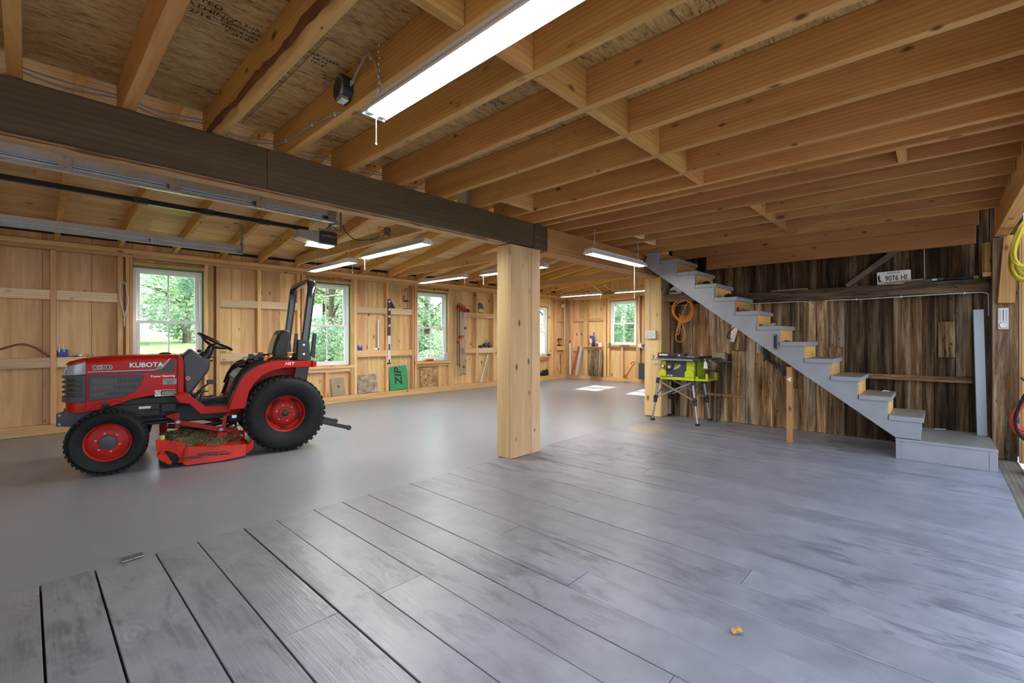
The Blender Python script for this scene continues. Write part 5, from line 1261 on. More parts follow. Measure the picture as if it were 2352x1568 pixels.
# things left on the stair treads
def ty(i): return .428+.181*i+.0005
for i, y, lab, mats in ((8,2.185,'dark tool lying on the third stair tread from the top','black'),(7,1.915,'black rounded tool case on the fourth stair tread from the top','gloss_black')):
    item('hand_tool',lab,'tool',(6.0,y,ty(i)),.3,[('tool_body',mats,MB().ball((0,0,.026),(.07,.05,.026),12,8),dict(smooth=True)),('tool_cap','charcoal',B(-.02,.03,-.045,-.005,.0,.03),dict(bevel=.006))])
item('knife','red and black utility knife on the stair tread below the black tool case','knife',(5.99,1.735,ty(6)),.9,[('grip','black',MB().loft([[(-.02,.07,0),(.02,.07,0),(.02,.07,.05),(-.02,.07,.04)],[(-.02,-.06,0),(.02,-.06,0),(.018,-.06,.012),(-.018,-.06,.012)]]),dict(bevel=.005)),('red_edge','red_plastic',B(-.021,.021,.055,.074,.02,.056),dict(bevel=.004))])
item('joist_hanger','small galvanised bracket with bolts on a middle stair tread','bracket',(6.0,1.475,ty(5)),0,[('plate','steel',B(-.03,.03,-.065,.045,.004,.03),dict(bevel=.004)),('bolt','dull_steel',TU([(-.03,.045,.016),(-.03,.075,.016)],.012,8),{}),('flange','steel',B(-.05,.05,-.075,-.066,0,.04),{})])
item('tape_roll','tiny black tape roll at the back of a lower middle stair tread','tape',(6.0,1.27,ty(4)),0,[('roll','black',MB().lathe([(.012,0),(.028,0),(.028,.014),(.012,.014)],(0,0,0),'z',18,True),{})])
item('wood_scrap','pale curled wood scrap lying on the second stair tread','scrap',(6.42,.42,ty(1)),.3,[('scrap','white_paint',TU([(0,-.03,.005),(0,0,.012),(0,.03,.005)],.005,6),{})])
item('paper_scrap','white paper scraps at the back of the stair platform','paper',(6.74,.0,.2090),0,[('scrap','white_paint',MB().bar((0,-.06,.008),(0,.03,.004),.05,.002),{})])
# licence plate and long tools on the girt
t = thing('license_plate','white licence plate propped on the girt against the barn boards','licence plate',(6.715,.366,1.8035))
m4 = Matrix.Rotation(R(2.5),4,'X'); 
q = MB(); q.prism([(-.147,.008),(-.14,0),(.14,0),(.147,.008),(.147,.142),(.14,.15),(-.14,.15),(-.147,.142)],-.001,.001,'x'); o = q.build('plate','decal_white',t)
text('9076 HI',.083,'ink','plate_number',t,frame((-.0018,-.02,.068),(0,-1,0),(0,0,1)),.001,.72,offset=.001)
text('MAINE',.030,'ink','state_name',t,frame((-.0018,.0,.128),(0,-1,0),(0,0,1)),.001,1.25)
text("·",.05,'ink','plate_dot',t,frame((-.0018,.085,.118),(0,-1,0),(0,0,1)),.001); text("·",.05,'ink','plate_dot',t,frame((-.0018,-.085,.118),(0,-1,0),(0,0,1)),.001)
q = MB(); q.prism([(.10,.01),(.135,.03),(.14,.10),(.125,.12),(.12,.06),(.105,.04)],-.0022,-.0012,'x'); q.build('leaf_emblem','ink',t)
t.rotation_euler.x = R(-1.5)
ZG = 1.8030
item('pry_bar','brown wooden handled bar lying along the girt in front of the licence plate','bar',(6.685,.28,ZG),0,[('bar','tan_wood',TU([(0,.17,.016),(0,-.16,.035)],.008,8),dict(smooth=True)),('tip','silver_leaf',B(-.012,.012,.17,.22,.008,.03),{})])
item('file','dark blue steel file resting on the girt beside the licence plate','file',(6.69,.11,ZG),0,[('blade','charcoal',MB().loft([[(-.012,.16,.0),(.012,.16,.0),(.012,.16,.012),(-.012,.16,.012)],[(-.014,-.06,0),(.014,-.06,0),(.014,-.06,.034),(-.014,-.06,.034)]]),dict(bevel=.002)),('tang','silver_leaf',B(-.01,.01,-.10,-.061,.01,.03),{})])
item('torque_wrench','long black wrench with a ringed end lying on the girt near the corner post','wrench',(6.70,-.12,ZG),0,[('shaft','gloss_black',TU([(0,.13,.022),(0,-.06,.020)],.011,10),dict(smooth=True)),('head','black',B(-.018,.018,.08,.155,.004,.042),dict(bevel=.006)),('grip','black',TU([(0,-.06,.020),(0,-.14,.022)],.016,10),dict(smooth=True)),('ring','ochre',MB().lathe([(.008,-.006),(.018,-.006),(.018,.006),(.008,.006)],(0,-.165,.020),'x',16,True),{})])
# thermometer, yellow and red cords at the corner post
t = thing('thermometer','white wall thermometer with a round dial screwed to the old corner post','thermometer',(6.520,-.462,1.385))
q = MB(); q.prism([(-.037,-.105),(.037,-.105),(.037,.105),(-.037,.105)],-.012,0,'x'); q.build('backplate','almond',t,bevel=.006)
q = MB(); q.box(-.0135,-.0122,-.028,.028,-.03,.095); q.build('scale_panel','white_plastic',t)
q = MB(); q.box(-.015,-.0136,-.003,.003,-.02,.088); q.build('mercury_tube','ink',t)
for sg in (-1,1):
    q = MB()
    for k in range(9): q.box(-.0145,-.0136,sg*.020-.006,sg*.020+.006,-.02+.012*k,-.016+.012*k)
    q.build('scale_digit','ink',t)
q = MB(); q.lathe([(.030,-.0125),(.030,-.016),(.025,-.017)],(0,0,-.065),'x',24); d = q.build('dial','dull_steel',t); q = MB(); q.lathe([(.0245,-.0172),(.0245,-.0178)],(0,0,-.065),'x',24); q.build('dial_face','white_plastic',d)
q = MB(); q.bar((-.0185,0,-.065),(-.0185,-.012,-.05),.002,.001); q.build('dial_hand','ink',d)
text('HUMIDITY',.006,'ink','scale_digit',t,frame((-.0138,0,-.034),(0,-1,0),(0,0,1)),.0005)
yc = coil('hose_coil','bright yellow cord hung in thick loops from the upper corner post','',.0,0,1,.001,'yellow_cord',1) if False else None
def hung(name, lab, c, loops, r, mat, wdt, ht, seed, cat='cord'):
    rr = random.Random(seed); t = thing(name, lab, cat, c)
    for k in range(loops):
        w, h = wdt*rr.uniform(.75,1.1), ht*rr.uniform(.8,1.08); ox = rr.uniform(-.05,.05); oy = rr.uniform(-.02,.02); pts = []
        for i in range(28):
            a = 2*PI*i/28; pts.append((ox+.03*math.sin(a+k), oy + w*math.sin(a)*(.75-.35*math.cos(a)), -h + h*math.cos(a)))
        q = MB(); q.tube(pts, r, 8, True); q.build('cord_loop', mat, t, smooth=True)
    return t
hung('extension_cord','thick yellow cord hung in long loops from the new timber of the corner post',(6.10,-.585,2.24),11,.0115,'yellow_cord',.115,.255,3)
hung('extension_cord','red-orange cord bundled low on the doorway jamb beside the corner post',(6.05,-.60,.66),9,.010,'red_cord',.13,.17,5)
hung('drain_hose','black rubber hose hung in one wide loop over the red-orange cord',(5.95,-.605,.80),1,.012,'rubber',.14,.25,6,'hose')
item('hose_hook','black iron hook on the jamb holding the hose and red cord','hook',(6.02,-.575,.80),0,[('hook','black',TU(smoothpath([(.2,0,.04),(.02,0,.03),(-.04,0,.0),(-.06,.02,.02),(-.05,.045,.05)],5),.009,8),dict(smooth=True))])
item('storage_bin','black bin standing in shade under the red-orange cord','bin',(6.0,-.68,.0),0,[('bin_body','black',MB().loft([[(-.10,-.09,.005),(.10,-.09,.005),(.10,.09,.005),(-.10,.09,.005)],[(-.12,-.11,.22),(.12,-.11,.22),(.12,.11,.22),(-.12,.11,.22)]]),dict(bevel=.006)),('rim','charcoal',B(-.128,.128,-.118,.118,.2205,.24),dict(bevel=.004))])
item('blue_bucket','blue plastic tub edge on the ground outside the doorway','tub',(5.35,-.66,.0),0,[('tub_body','blue_plastic',MB().lathe([(.07,.0),(.085,.10),(.09,.10),(.076,.004)],(0,0,.004),'z',20,True),{}),('handle','steel',TU([(0,.09,.1),(.0,.0,.17),(0,-.09,.1)],.003,5),{})])
# ================================================================ shelves of the window wall
def leaning(name, lab, cat, x0, x1, z0, z1, yb, yt, mat, th=.015, tilt=0, extra=None):
    t = thing(name, lab, cat, ((x0+x1)/2, yb, z0)); w = (x1-x0)/2; h = z1-z0
    q = MB(); c_, s_ = math.cos(tilt), math.sin(tilt); pts = [(-w,0),(w,0),(w,h),(-w,h)]
    def P(u, v, d): 
        u2, v2 = u*c_-v*s_, u*s_+v*c_; return (u2, (yt-yb)*v/h + d, v2)
    lift = max(0, w*abs(s_))
    q.add([tuple(Vector(P(u,v,d))+Vector((0,0,lift))) for d in (0,th) for u, v in pts],[(0,1,2,3),(7,6,5,4),(0,4,5,1),(1,5,6,2),(2,6,7,3),(3,7,4,0)])
    q.build('panel', mat, t, bevel=.002, seg=1)
    return t, lambda u, v: tuple(Vector(P(u,v,-.0008))+Vector((0,0,lift)))
t, f = leaning('scrap_panel','small tan board with a knot hole leaning under the rollbar window','board',3.82,4.07,.124,.44,8.062,8.105,'panel_tan',tilt=.06)
q = MB(); q.lathe([(.022,-.002),(.012,-.004)],(0,.022,.17),'y',14); q.build('knot_hole','charcoal',t)
leaning('scrap_panel','square mottled stone-like tile panel leaning beside the tan board','panel',4.33,4.74,.124,.47,8.058,8.11,'panel_mottled',.02,.04)
t, f = leaning('sheathing_panel','green sheathing panel with big dark letters leaning under the level','panel',5.02,5.45,.124,.60,8.055,8.100,'green_panel',.014,.06)
text('ZIP',.22,'ink','big_lettering',t,frame(Vector(f(.0,.27)),Vector((-.06,.095,1.0)),Vector((-1,0,-.06))),.001,1.15,offset=.005,shear=.15)
leaning('flake_panel','coarse strand board offcut leaning under the caulk-tube window','board',5.77,6.20,.124,.555,8.062,8.105,'flakeboard',.012)
item('outlet_box','blue electrical box with two white wire ends beside the stud over the tractor hood','electrical box',(.318,8.075,.954),0,[('box_body','blue_plastic',B(-.045,.045,-.03,.03,0,.095),dict(bevel=.004)),('wire_end','cable_white',TU([(-.035,-.034,.06),(-.032,-.034,.17)],.006,6),{}),('wire_end','cable_white',TU([(.01,-.034,.065),(.0,-.034,.15)],.007,6),{})])
item('outlet_box','blue electrical box with two white wire ends beside the framing square','electrical box',(4.35,8.075,.954),0,[('box_body','blue_plastic',B(-.05,.05,-.03,.03,0,.095),dict(bevel=.004)),('wire_end','cable_white',TU([(-.01,-.034,.06),(-.03,-.034,.20)],.006,6),{}),('wire_end','cable_white',TU([(.01,-.034,.06),(.035,-.034,.22)],.007,6),{})])
item('bow_rod','dark red bent rod springing in an arc along the lower shelf','rod',(0,8.06,.955),0,[('rod','brown_rust',TU(smoothpath([(-.33,0,.05),(-.2,0,.11),(-.05,0,.165),(.06,0,.13),(.14,0,.06),(.195,0,.008)],6),.011,8),dict(smooth=True))])
item('screw_box','scatter of small dark screws in a tray beside the blue box over the hood','screws',(.42,8.08,.954),0,[('tray','black',B(-.045,.045,-.02,.02,0,.010),dict(bevel=.002)),('screw','steel',TU([(-.03,0,.012),(-.03,0,.03)],.005,6),{}),('screw','dull_steel',TU([(.01,0,.014),(.03,.0,.02)],.005,6),{})])
item('glass_jar','clear glass knob and chrome fittings sitting on the shelf above the tractor nose','fittings',(.53,8.055,.954),0,[('knob','lamp_white',MB().ball((-.055,0,.02),(.022,.02,.02),12,8),dict(smooth=True)),('chrome_ball','steel',MB().ball((.0,0,.014),(.014,.014,.014),10,8),dict(smooth=True)),('chrome_ball','steel',MB().ball((.035,0,.016),(.016,.016,.016),10,8),dict(smooth=True)),('chrome_ball','steel',MB().ball((.064,0,.015),(.012,.015,.015),10,8),dict(smooth=True))])
bpy.data.objects['glass_jar'].name = 'chrome_fittings'
item('tape_measure','yellow tape measure on the lower shelf behind the steering wheel','tape measure',(2.08,8.08,.954),0,[('case','ochre',B(-.045,.045,-.02,.02,.0,.06),dict(bevel=.012)),('front_band','black',B(-.046,.046,-.0215,-.0202,.02,.03),{})])
item('framing_square','pale steel framing square standing as an L on the lower shelf','square',(4.775,8.05,.954),0,[('long_arm','white_plastic',B(-.045,.0,-.003,.0,.0,.59),{}),('short_arm','white_plastic',B(-.36,-.0455,-.003,.0,.0,.045),{}),('rule_marks','ink',MB().add([],[]).box(-.012,-.004,-.004,-.0032,.06,.56),{})] )
bpy.data.objects['framing_square'].children[2].scale = (.35,1,1)
item('pencil','thin pale pencil and blade lying in front of the framing square','pencil',(4.56,8.045,.9545),0,[('pencil','decal_white',TU([(-.10,0,.006),(.16,0,.006)],.005,6),{})])
t = thing('spirit_level','long level hung on the stud, dark blue half above and white half below','level',(4.965,8.022,.68))
q = MB(); q.box(-.028,.028,-.014,.014,.56,1.29); q.build('dark_beam','charcoal',t,bevel=.002,seg=1); q = MB(); q.box(-.031,.031,-.014,.014,.0,.559); q.build('pale_beam','white_plastic',t,bevel=.002,seg=1)
for zz in (1.24,1.08,.94,.76):
    q = MB(); q.box(-.02,.022,-.0155,-.0142,zz-.02,zz+.02); q.build('vial','decal_white',t)
for zz, hh in ((.33,.05),(.05,.02)):
    q = MB(); q.prism([(.016*math.cos(R(a)),zz+hh+.016*math.sin(R(a))) for a in range(0,181,30)]+[(.016*math.cos(R(a)),zz-hh+.016*math.sin(R(a))) for a in range(180,361,30)],-.016,-.0142,'y'); q.build('grip_slot','black',t)
q = MB(); q.box(-.034,.034,-.016,.016,-.012,.02); q.build('end_cap','black',t)
q = MB(); q.box(.0285,.031,-.0145,.0145,.56,1.29); q.build('bright_edge','steel',t)
item('speed_square','black triangular square standing on the upper shelf against the level','square',(5.075,8.06,1.792),0,[('triangle','black',MB().prism([(-.06,0),(.06,0),(-.05,.17)],-.003,.003,'y'),{}),('fence','charcoal',B(-.065,-.0605,-.015,.015,0,.17),{})])
item('bar_clamp','red handled bar clamp standing on the upper shelf','clamp',(5.40,8.07,1.792),0,[('bar','dull_steel',B(.02,.034,-.004,.004,.0,.40),{}),('foot','black',B(-.07,.06,-.015,.015,0,.012),dict(bevel=.003)),('slide','black',B(-.07,.05,-.012,.012,.15,.185),dict(bevel=.004)),('red_grip','red_plastic',TU([(-.05,0,.19),(-.05,0,.28)],.014,8),dict(smooth=True)),('top_jaw','copper_red',TU(smoothpath([(.03,0,.39),(.0,0,.43),(-.035,0,.40),(-.035,0,.36)],5),.010,6),{})])
item('caulk_tube','red and white caulk tube lying on the window sill','tube',(6.05,8.085,.686),0,[('red_body','red_plastic',TU([(-.13,0,.024),(.05,0,.024)],.024,14),dict(smooth=True,ang=50)),('nozzle','ochre',TU([(-.22,0,.02),(-.13,0,.024)],[.008,.018],10),dict(smooth=True)),('white_body','white_plastic',TU([(.051,0,.024),(.10,0,.024)],.023,12),dict(smooth=True))])
item('white_trim','white plastic strip lying on the sill beside the caulk tube','strip',(6.30,8.085,.686),0,[('strip','white_plastic',B(-.12,.10,-.025,.025,0,.05),dict(bevel=.004))])
item('outlet_box','clear white plastic box standing at the sill corner over the strand board','box',(6.46,8.085,.686),0,[('box_body','silver_leaf',B(-.055,.055,-.03,.03,0,.17),dict(bevel=.006)),('lid','white_plastic',B(-.058,.058,-.033,.033,.1705,.18),dict(bevel=.003))])
def barclamp(x, ztop, zbot, slide, lab, m):
    t = thing('pipe_clamp', lab, 'clamp', (x,8.018,zbot), 0, 'bar clamps hung beside the window')
    h = ztop-zbot
    q = MB(); q.box(-.009,.009,-.004,.004,0,h-.02); q.build('bar',m,t)
    q = MB(); q.box(-.016,.016,-.045,.012,h-.13,h-.05); q.build('head','orange_red',t,bevel=.006)
    q = MB(); q.tube([(0,-.025,h-.05),(0,-.025,h+.01)],.006,6); q.tube([(-.028,-.025,h+.005),(.028,-.025,h+.005)],.004,6); q.build('screw_handle','black',t)
    q = MB(); q.box(-.018,.020,-.045,.012,slide-zbot-.03,slide-zbot+.03); q.build('slide_jaw','orange_red' if slide > .8 and m == 'charcoal' else 'copper_red',t,bevel=.006)
    q = MB(); q.box(-.011,.011,-.014,.006,0,.012); q.build('end_stop','black',t)
for x, a, b, s_, lab, m in ((6.735,1.985,.57,1.09,'dark bar clamp with a low orange jaw, first of the row hung by the window','charcoal'),(6.79,1.975,.53,1.21,'dark bar clamp with an orange jaw just higher, second of the hung row','charcoal'),
      (6.835,1.965,.325,1.22,'steel bar clamp third in the hung row, reaching lowest','alu'),(6.88,1.94,.345,1.22,'steel bar clamp fourth in the hung row','alu'),(6.925,1.93,.36,.52,'steel bar clamp with its jaw near the bottom of the bar','alu'),(6.968,1.92,.335,1.42,'last steel bar clamp of the hung row, its jaw two thirds up','alu')): barclamp(x,a,b,s_,lab,m)
item('hand_plane','small dark plane-like tool on the upper shelf by the bar clamps','tool',(7.09,8.07,1.792),0,[('body','black',MB().ball((0,0,.04),(.07,.03,.04),12,8),dict(smooth=True)),('handle','charcoal',TU([(-.06,0,.05),(-.10,0,.09),(-.13,0,.10)],.018,8),dict(smooth=True)),('light_lens','silver_decal',MB().ball((.06,-.01,.05),(.022,.022,.022),8,6),{})])
item('safety_helmet','black and lime face guard helmet on the upper shelf','helmet',(7.50,8.075,1.792),0,[('shell','black',MB().prism([(.10*math.cos(R(a))-.02,.11+.13*math.sin(R(a))) for a in range(-40,200,20)],-.035,.035,'y'),dict(bevel=.012)),('lime_visor','lime',MB().prism([(-.08,.015),(.07,.02),(.10,.06),(.0,.11),(-.09,.09)],-.045,-.0355,'y'),dict(bevel=.004)),('chin_band','black',B(-.10,.08,-.03,.03,0,.014),dict(bevel=.004))])
item('screwdriver','long brown handled screwdriver leaning in the bay above the lower shelf','screwdriver',(7.43,8.09,.9545),0,[('shaft','tan_wood',TU([(0,0,.004),(-.06,.0,.31)],.007,6),{}),('tip','brown_rust',TU([(-.06,0,.31),(-.067,0,.345)],.011,8),{})])
item('cordless_drill','black cordless drill lying on the lower shelf past the clamps','drill',(7.73,8.08,.9545),0,[('motor_body','black',TU([(-.10,0,.06),(.07,0,.085)],[.035,.045],12),dict(smooth=True)),('chuck','dull_steel',TU([(-.05,0,.10),(.03,0,.18)],[.026,.014],10),dict(smooth=True)),('battery','charcoal',B(.05,.13,-.025,.025,0,.05),dict(bevel=.008)),('grip','black',TU([(.05,0,.06),(.10,0,.03)],.022,8),{})])
item('chisel_roll','black low tool roll beside the drill on the lower shelf','tool roll',(7.52,8.08,.9545),0,[('roll','black',MB().ball((0,0,.028),(.09,.028,.028),12,8),dict(smooth=True)),('strap','charcoal',B(-.01,.01,-.03,.03,0,.058),{})])
for x0, z1, dx, m_, lab in ((7.52,.80,.27,'white_paint','white wood trim strip leaning in the bay below the drill, first of three'),(7.60,.74,.22,'silver_decal','grey trim strip leaning in the bay below the drill, between the other two'),(7.72,.66,.13,'pine_z','bare pine strip leaning in the bay below the drill')):
    q = MB(); q.bar((x0,8.075,.125),(x0+dx,8.105,z1),.032,.012,(0,1,0)); tag(q.build('trim_strip',m_,bevel=.001,seg=1), lab, 'trim strip', 'trim strips leaning in the stud bay')
item('garbage_bag','crumpled shiny black bag on the sole plate under the half-hidden window','bag',(9.98,8.088,.123),0,[('bag','black_bag',MB().ball((0,-.005,.085),(.21,.035,.085),20,12),dict(smooth=True)),('knot','black_bag',MB().ball((.08,-.01,.165),(.05,.02,.03),8,6),dict(smooth=True))])
item('torpedo_level','small yellow and dark level on the half-hidden window sill','level',(10.02,8.06,.686),0,[('body','ochre',B(-.16,.02,-.015,.015,0,.04),dict(bevel=.003)),('dark_end','charcoal',B(.021,.18,-.02,.02,0,.05),dict(bevel=.004))])
item('cordless_drill','brown and black upright drill on the short far-corner shelf','drill',(10.66,8.08,.952),0,[('battery','black',B(-.06,.05,-.03,.03,0,.045),dict(bevel=.006)),('grip','tan_wood',TU([(0,0,.045),(.01,0,.16)],.024,8),dict(smooth=True)),('motor_body','brown_rust',TU([(-.06,0,.19),(.08,0,.20)],.034,10),dict(smooth=True)),('chuck','black',TU([(.08,0,.20),(.12,0,.205)],[.02,.012],8),{})])
item('junction_box','round pale box high on the corner studs above the white conduit','junction box',(10.72,8.036,2.13),0,[('box_body','almond',MB().lathe([(.055,-.04),(.06,0)],(0,0,0),'y',18),dict(smooth=True,ang=50)),('cover','white_plastic',MB().lathe([(.048,-.044),(.05,-.0402)],(0,0,0),'y',18),{})])
item('thin_stick','thin dark stick leaning in the far corner stud bay','stick',(10.55,8.09,.123),0,[('stick','brown_rust',TU([(.12,0,.006),(-.12,.02,.50)],.008,6),{})])
item('iron_rod','dark auger bit standing against the far corner board','rod',(10.74,8.105,.123),0,[('shank','brown_rust',TU([(0,0,.3),(0,0,.62)],.012,8),{}),('point','brown_rust',TU([(0,0,0),(0,0,.3)],.006,6),{})])
item('panel_switch','dark flat panel hung on the stud partly behind the lone post','panel',(9.235,8.034,1.46),0,[('panel','charcoal',B(-.03,.03,-.02,.004,-.25,.25),dict(bevel=.004))]) if False else None
# ---- far end wall
XI = 10.93
def fitem(name, lab, cat, y, z, parts, dx=0): return item(name, lab, cat, (XI-.02+dx,y,z), 0, parts)
q = MB(); chain(q,(0,0,.40),(0,0,0),14); fitem('hanging_chain','short steel chain hung on the corner stud of the far wall','chain',7.85,1.22,[('chain','dull_steel',q,{})],-.02)
fitem('white_pipe','white plastic pipe standing upright in the far corner','pipe',7.86,.116,[('pipe','white_plastic',TU([(0,0,0),(0,.01,.92)],.024,12),dict(smooth=True,ang=50)),('red_band','copper_red',TU([(0,.01,.921),(0,.011,.98)],.026,12),{}),('top_cap','charcoal',TU([(0,.011,.981),(0,.012,1.0)],.02,12),{})],-.03)
q = MB(); q.bar((0,.12,.116),(.10,-.07,.95),.05,.02,(1,0,0)); o = q.build('leaning_plank','copper_red',bevel=.002,seg=1,loc=(XI-.06,7.68,0)); tag(o,'reddish brown plank leaning in the far corner beside the foil wrapped board','plank')
q = MB(); q.bar((0,.06,.118),(.085,-.06,.95),.085,.022,(1,0,0)); o = q.build('leaning_plank','silver_leaf',bevel=.002,seg=1,loc=(XI-.09,7.555,0)); tag(o,'silver foil wrapped board leaning in the far corner','board')
ZS = .948
fitem('spray_bottle','blue topped spray bottle on the far wall shelf','spray bottle',7.17,ZS,[('bottle','white_plastic',MB().lathe([(.038,0),(.040,.10),(.034,.17),(.014,.21),(.013,.23)],(0,0,0),'z',16),dict(smooth=True,ang=60)),('trigger_head','blue_plastic',MB().box(-.012,.012,-.075,.03,.25,.30).box(-.01,.01,-.06,-.035,.19,.25),dict(bevel=.006)),('collar','blue_plastic',TU([(0,0,.231),(0,0,.262)],.018,10),{}),('label','copper_red',B(-.0405,-.0395,-.02,.02,.05,.12),{})])
fitem('spray_bottle','blue bottle tucked behind the spray bottle on the far wall shelf','bottle',7.085,ZS,[('bottle','blue_plastic',MB().lathe([(.030,0),(.032,.20),(.014,.30),(.012,.36)],(0,0,0),'z',14),dict(smooth=True,ang=60)),('cap','blue_plastic',TU([(0,0,.361),(0,0,.40)],.015,10),{})],.03)
fitem('glass_jar','dark round jar on the far wall shelf beside the red can','jar',7.05,ZS,[('jar_body','black',MB().ball((0,0,.06),(.055,.055,.06),14,10),dict(smooth=True)),('lid','charcoal',TU([(0,0,.115),(0,0,.13)],.03,12),{})],-.05)
fitem('paint_can','small red and white can on the far wall shelf','can',6.955,ZS,[('can','red_plastic',TU([(0,0,.0),(0,0,.09)],.034,16),dict(smooth=True,ang=50)),('white_top','white_plastic',TU([(0,0,.091),(0,0,.125)],.034,16),dict(smooth=True,ang=50))])
fitem('white_box','plain white box at the window end of the far wall shelf','box',6.85,ZS,[('box','white_plastic',B(-.03,.03,-.055,.055,0,.11),dict(bevel=.003)),('lid_line','silver_decal',B(-.031,-.0302,-.055,.055,.085,.088),{})])
fitem('green_block','small green block on the far window sill','block',6.56,.996,[('block','green_tape',B(-.02,.03,-.03,.03,0,.055),dict(bevel=.004))])
fitem('hand_file','thin dark blade lying on the far window sill','blade',6.10,.996,[('blade','charcoal',B(-.012,.012,-.14,.11,0,.012),dict(bevel=.002)),('handle','dull_steel',B(-.01,.01,.111,.18,0,.01),{})])
for k, (y, h, w_) in enumerate(((7.145,.80,.13),(6.995,.815,.15),(6.855,.81,.11))):
    q = MB(); q.bar((-.03,y,.116),(.045,y,.116+h*.94),w_,.02,(1,0,0)); o = q.build('old_board','barn_patch',bevel=.003,seg=1,loc=(XI-.015,0,0)); tag(o,('weathered grey board under the spray bottle shelf, nearest the corner','weathered grey board under the spray bottle shelf, middle of three','weathered grey board under the spray bottle shelf, nearest the window')[k],'board','weathered boards under the far shelf')
t = fitem('pipe_wrench','rusty red pipe wrench leaning under the far end window','wrench',6.08,.118,[('handle','copper_red',MB().bar((0,-.04,.03),(.06,-.22,.36),.03,.012,(1,0,0)),dict(bevel=.003)),('hook_jaw','copper_red',TU(smoothpath([(.06,-.22,.36),(.06,-.27,.40),(.06,-.24,.44),(.06,-.18,.42),(.06,-.17,.38)],5),.014,8),dict(smooth=True)),('lower_jaw','copper_red',MB().bar((0,.02,.0),(.02,-.06,.10),.06,.014,(1,0,0)).bar((0,-.1,.0),(.01,-.02,.05),.03,.012,(1,0,0)),dict(bevel=.003))],-.06)
fitem('slate_slab','dark grey slab standing at the far wall edge by the saw-side post','slab',5.60,.118,[('slab','charcoal',B(-.03,.0,-.09,.085,0,.42),dict(bevel=.004)),('pale_edge','dull_steel',B(-.03,.0,-.0945,-.0905,0,.40),{})])
fitem('outlet_box','white outlet box below the conduit at the far end window','electrical box',5.655,.946,[('box','white_plastic',B(-.03,.03,-.045,.045,0,.10),dict(bevel=.004)),('cover','white_paint',B(-.033,-.0305,-.04,.04,.008,.09),{})])
fitem('blue_cup','small dark blue cup beside the white outlet box','cup',5.55,.946,[('cup','blue_plastic',TU([(0,0,0),(0,0,.07)],[.025,.032],12),dict(smooth=True,ang=50)),('rim','charcoal',MB().lathe([(.03,.0705),(.034,.0705),(.034,.076),(.03,.076)],(0,0,0),'z',12,True),{})])
# ================================================================ floor bits
q = MB(); q.add([(.026*math.cos(R(a))*(1+.25*math.sin(R(a*3))), .02*math.sin(R(a)), .004+.010*abs(math.cos(R(a*1.5)))) for a in range(0,360,24)]+[(0,0,.013)],[(i,(i+1)%15,15) for i in range(15)])
o = q.build('dry_leaf','leaf_dry',loc=(1.956,.591,.0135),fix=False); s_ = o.modifiers.new('solid','SOLIDIFY'); s_.thickness = .001; tag(o,'curled golden brown leaf on the grey plank floor','leaf')
item('floor_patch','crinkled grey tape patch over the end of a floor board','patch',(.395,3.168,.0145),0,[('tape','dull_steel',MB().box(-.05,-.002,-.03,.03,0,.005).box(.0,.045,-.028,.034,.001,.007),dict(bevel=.002))])
# ================================================================ outdoors
m = MB(); n = 20; vs = []
def gz(x, y):
    d = max(0, y-9); return -.25 + .115*d*(1.0 if x < 2.5 else .30) if y > 9 else -.25
xs = [-40,-25,-15,-8,-4,0,2,4,6,8,11,15,20,28,40,60]; ys = [8.3,9,10,12,14,17,21,26,33,45,60]
vs = [(x,y,gz(x,y)) for x in xs for y in ys]
q = MB(); q.add(vs,[(i*len(ys)+j,(i+1)*len(ys)+j,(i+1)*len(ys)+j+1,i*len(ys)+j+1) for i in range(len(xs)-1) for j in range(len(ys)-1)])
struct(q.build('lawn','lawn'))
q = MB(); q.box(11.15,60,-40,8.3,-.35,-.25); struct(q.build('lawn','lawn'))
q = MB(); q.box(-40,11.15,-40,-.57,-.2,-.10); struct(q.build('ground','gravel'))
def tree(lab, x, y, h, rx, base, nleaf, mat, size=.11, seed=0, zoff=0, name='leafy_tree', clumps=16):
    r_ = random.Random(seed); g0 = (gz(x,y) if y > 8.3 else -.25)
    t = thing(name, lab, 'tree', (x,y,g0), 0, 'trees outside the windows')
    q = MB(); q.tube([(0,0,-.1),(.05,.03,h*.4),(-.04,.0,h*.75)],[h*.03,h*.022,h*.008],8)
    for k in range(7):
        a = r_.uniform(0,2*PI); z = h*r_.uniform(.25,.6); l = rx*r_.uniform(.5,.9)
        q.tube([(0,0,z),(l*.5*math.cos(a),l*.5*math.sin(a),z+h*.10),(l*math.cos(a),l*math.sin(a),z+h*.14)],[h*.010,h*.006,h*.002],5)
    q.build('trunk','trunk',t)
    cl = []
    for k in range(clumps):
        a = r_.uniform(0,2*PI); zz = r_.uniform(base,1); rr = rx*(1-.55*abs(zz-.45))*r_.uniform(.2,.85)
        cl.append((rr*math.cos(a), rr*math.sin(a), zz*h*.93, rx*r_.uniform(.30,.48)))
    q = MB()
    for k in range(nleaf):
        cx, cy, cz, cr = cl[k % clumps]
        while 1:
            u, v, w = r_.uniform(-1,1), r_.uniform(-1,1), r_.uniform(-1,1)
            d = u*u+v*v+w*w
            if .18 < d < 1: break
        p = Vector((cx+u*cr, cy+v*cr, max(.05, cz+w*cr*.8)))
        a = Vector((r_.uniform(-1,1),r_.uniform(-1,1),r_.uniform(-.8,.5))).normalized(); b = a.orthogonal().normalized()
        s = size*r_.uniform(.6,1.3)
        q.add([p-a*s*.5, p+b*s*.28, p+a*s*.5, p-b*s*.28],[(0,1,2,3)])
    q.build('foliage',mat,t,fix=False)
    return t
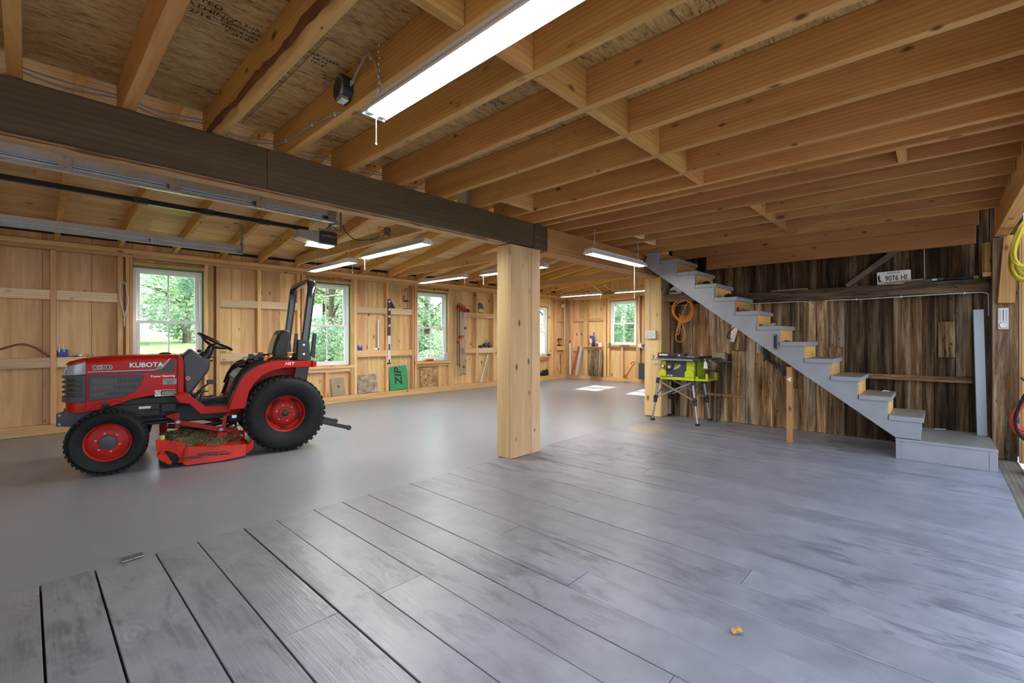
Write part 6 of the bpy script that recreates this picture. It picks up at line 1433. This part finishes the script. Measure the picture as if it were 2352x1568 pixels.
TL = [('near tree whose bright leaves fill the top of the window above the tractor hood',.35,14.6,5.6,2.1,.40,9000,'leaf_c',.13),
 ('shrubby tree at the lawn edge in the window above the tractor hood',5.1,17.3,5.4,1.9,.04,8000,'leaf_b',.17),
 ('distant tree at the top of the lawn slope seen in the tractor-side window',1.2,30,7.5,4.2,.03,7000,'leaf_b',.30),
 ('distant pale tree on the lawn slope beyond the tractor-side window',8.0,40,9,4.6,.02,7000,'leaf_a',.36),
 ('broad bushy tree filling the window behind the rollbar',6.4,13.6,4.6,1.9,.06,11000,'leaf_a',.13),
 ('taller pale tree behind the one at the rollbar window',8.7,19.0,7,2.0,.03,8000,'leaf_c',.20),
 ('slim tree standing outside the window over the caulk tube',11.0,15.0,5.4,1.6,.10,7500,'leaf_a',.14),
 ('pale young tree behind the slim one past the caulk-tube window',13.8,19.5,7,2.6,.03,8000,'leaf_c',.22),
 ('low bright bush outside the window over the caulk tube',9.9,12.4,1.7,1.0,.0,3600,'leaf_c',.10),
 ('sparse tree outside the half-hidden window by the lone post',17.5,13.8,6,2.0,.20,4000,'leaf_a',.15),
 ('leafy tree outside the far end window',17.2,9.4,5.0,1.7,.02,9000,'leaf_a',.13),
 ('bushy pale tree beside it outside the far end window',21.5,11.6,6.6,2.6,.02,8000,'leaf_c',.19),
 ('tall tree with visible trunk outside the far end window',18.2,7.2,5.0,1.2,.20,4500,'leaf_b',.13)]
for i, a in enumerate(TL): tree(a[0],*a[1:9],seed=20+i)

# ================================================================ light, sky, camera
w = bpy.data.worlds.new('sky'); SC.world = w; w.use_nodes = True; nt = w.node_tree; N = nt.nodes; L = nt.links
bg = N['Background']; tc = N.new('ShaderNodeTexCoord'); sp = N.new('ShaderNodeSeparateXYZ'); L.new(tc.outputs['Generated'], sp.inputs[0])
col = ramp(nt, sp.outputs[2], [(.0,(.84,.91,1.0)),(.5,(.66,.80,1.0)),(1,(.48,.68,1.0))]); L.new(col, bg.inputs['Color']); bg.inputs['Strength'].default_value = 3.0
s = bpy.data.lights.new('sun','SUN'); s.energy = 13.0; s.angle = R(.6); s.color = (1,.95,.86)
so = bpy.data.objects.new('sun', s); COL.objects.link(so); so.rotation_euler = Vector((-1.8,-.25,-1.6)).to_track_quat('-Z','Y').to_euler()
c = bpy.data.cameras.new('camera'); co = bpy.data.objects.new('camera', c); COL.objects.link(co)
c.sensor_width = 36; c.lens = 36*1045.3/2352; c.shift_y = -9/2352; c.clip_start = .02; c.clip_end = 300
th = math.atan2(979,1045.3)
co.location = (0,0,1.2); co.rotation_euler = (PI/2, 0, th - PI/2); SC.camera = co
SC.view_settings.view_transform = 'Standard'; SC.view_settings.look = 'None'; SC.view_settings.gamma = 1; SC.view_settings.exposure = .17; SC.view_settings.use_curve_mapping = False
SC.cycles.max_bounces = 8; SC.cycles.diffuse_bounces = 5; SC.cycles.glossy_bounces = 3; SC.cycles.transparent_max_bounces = 12; SC.cycles.sample_clamp_indirect = 6
SC.cycles.caustics_reflective = False; SC.cycles.caustics_refractive = False
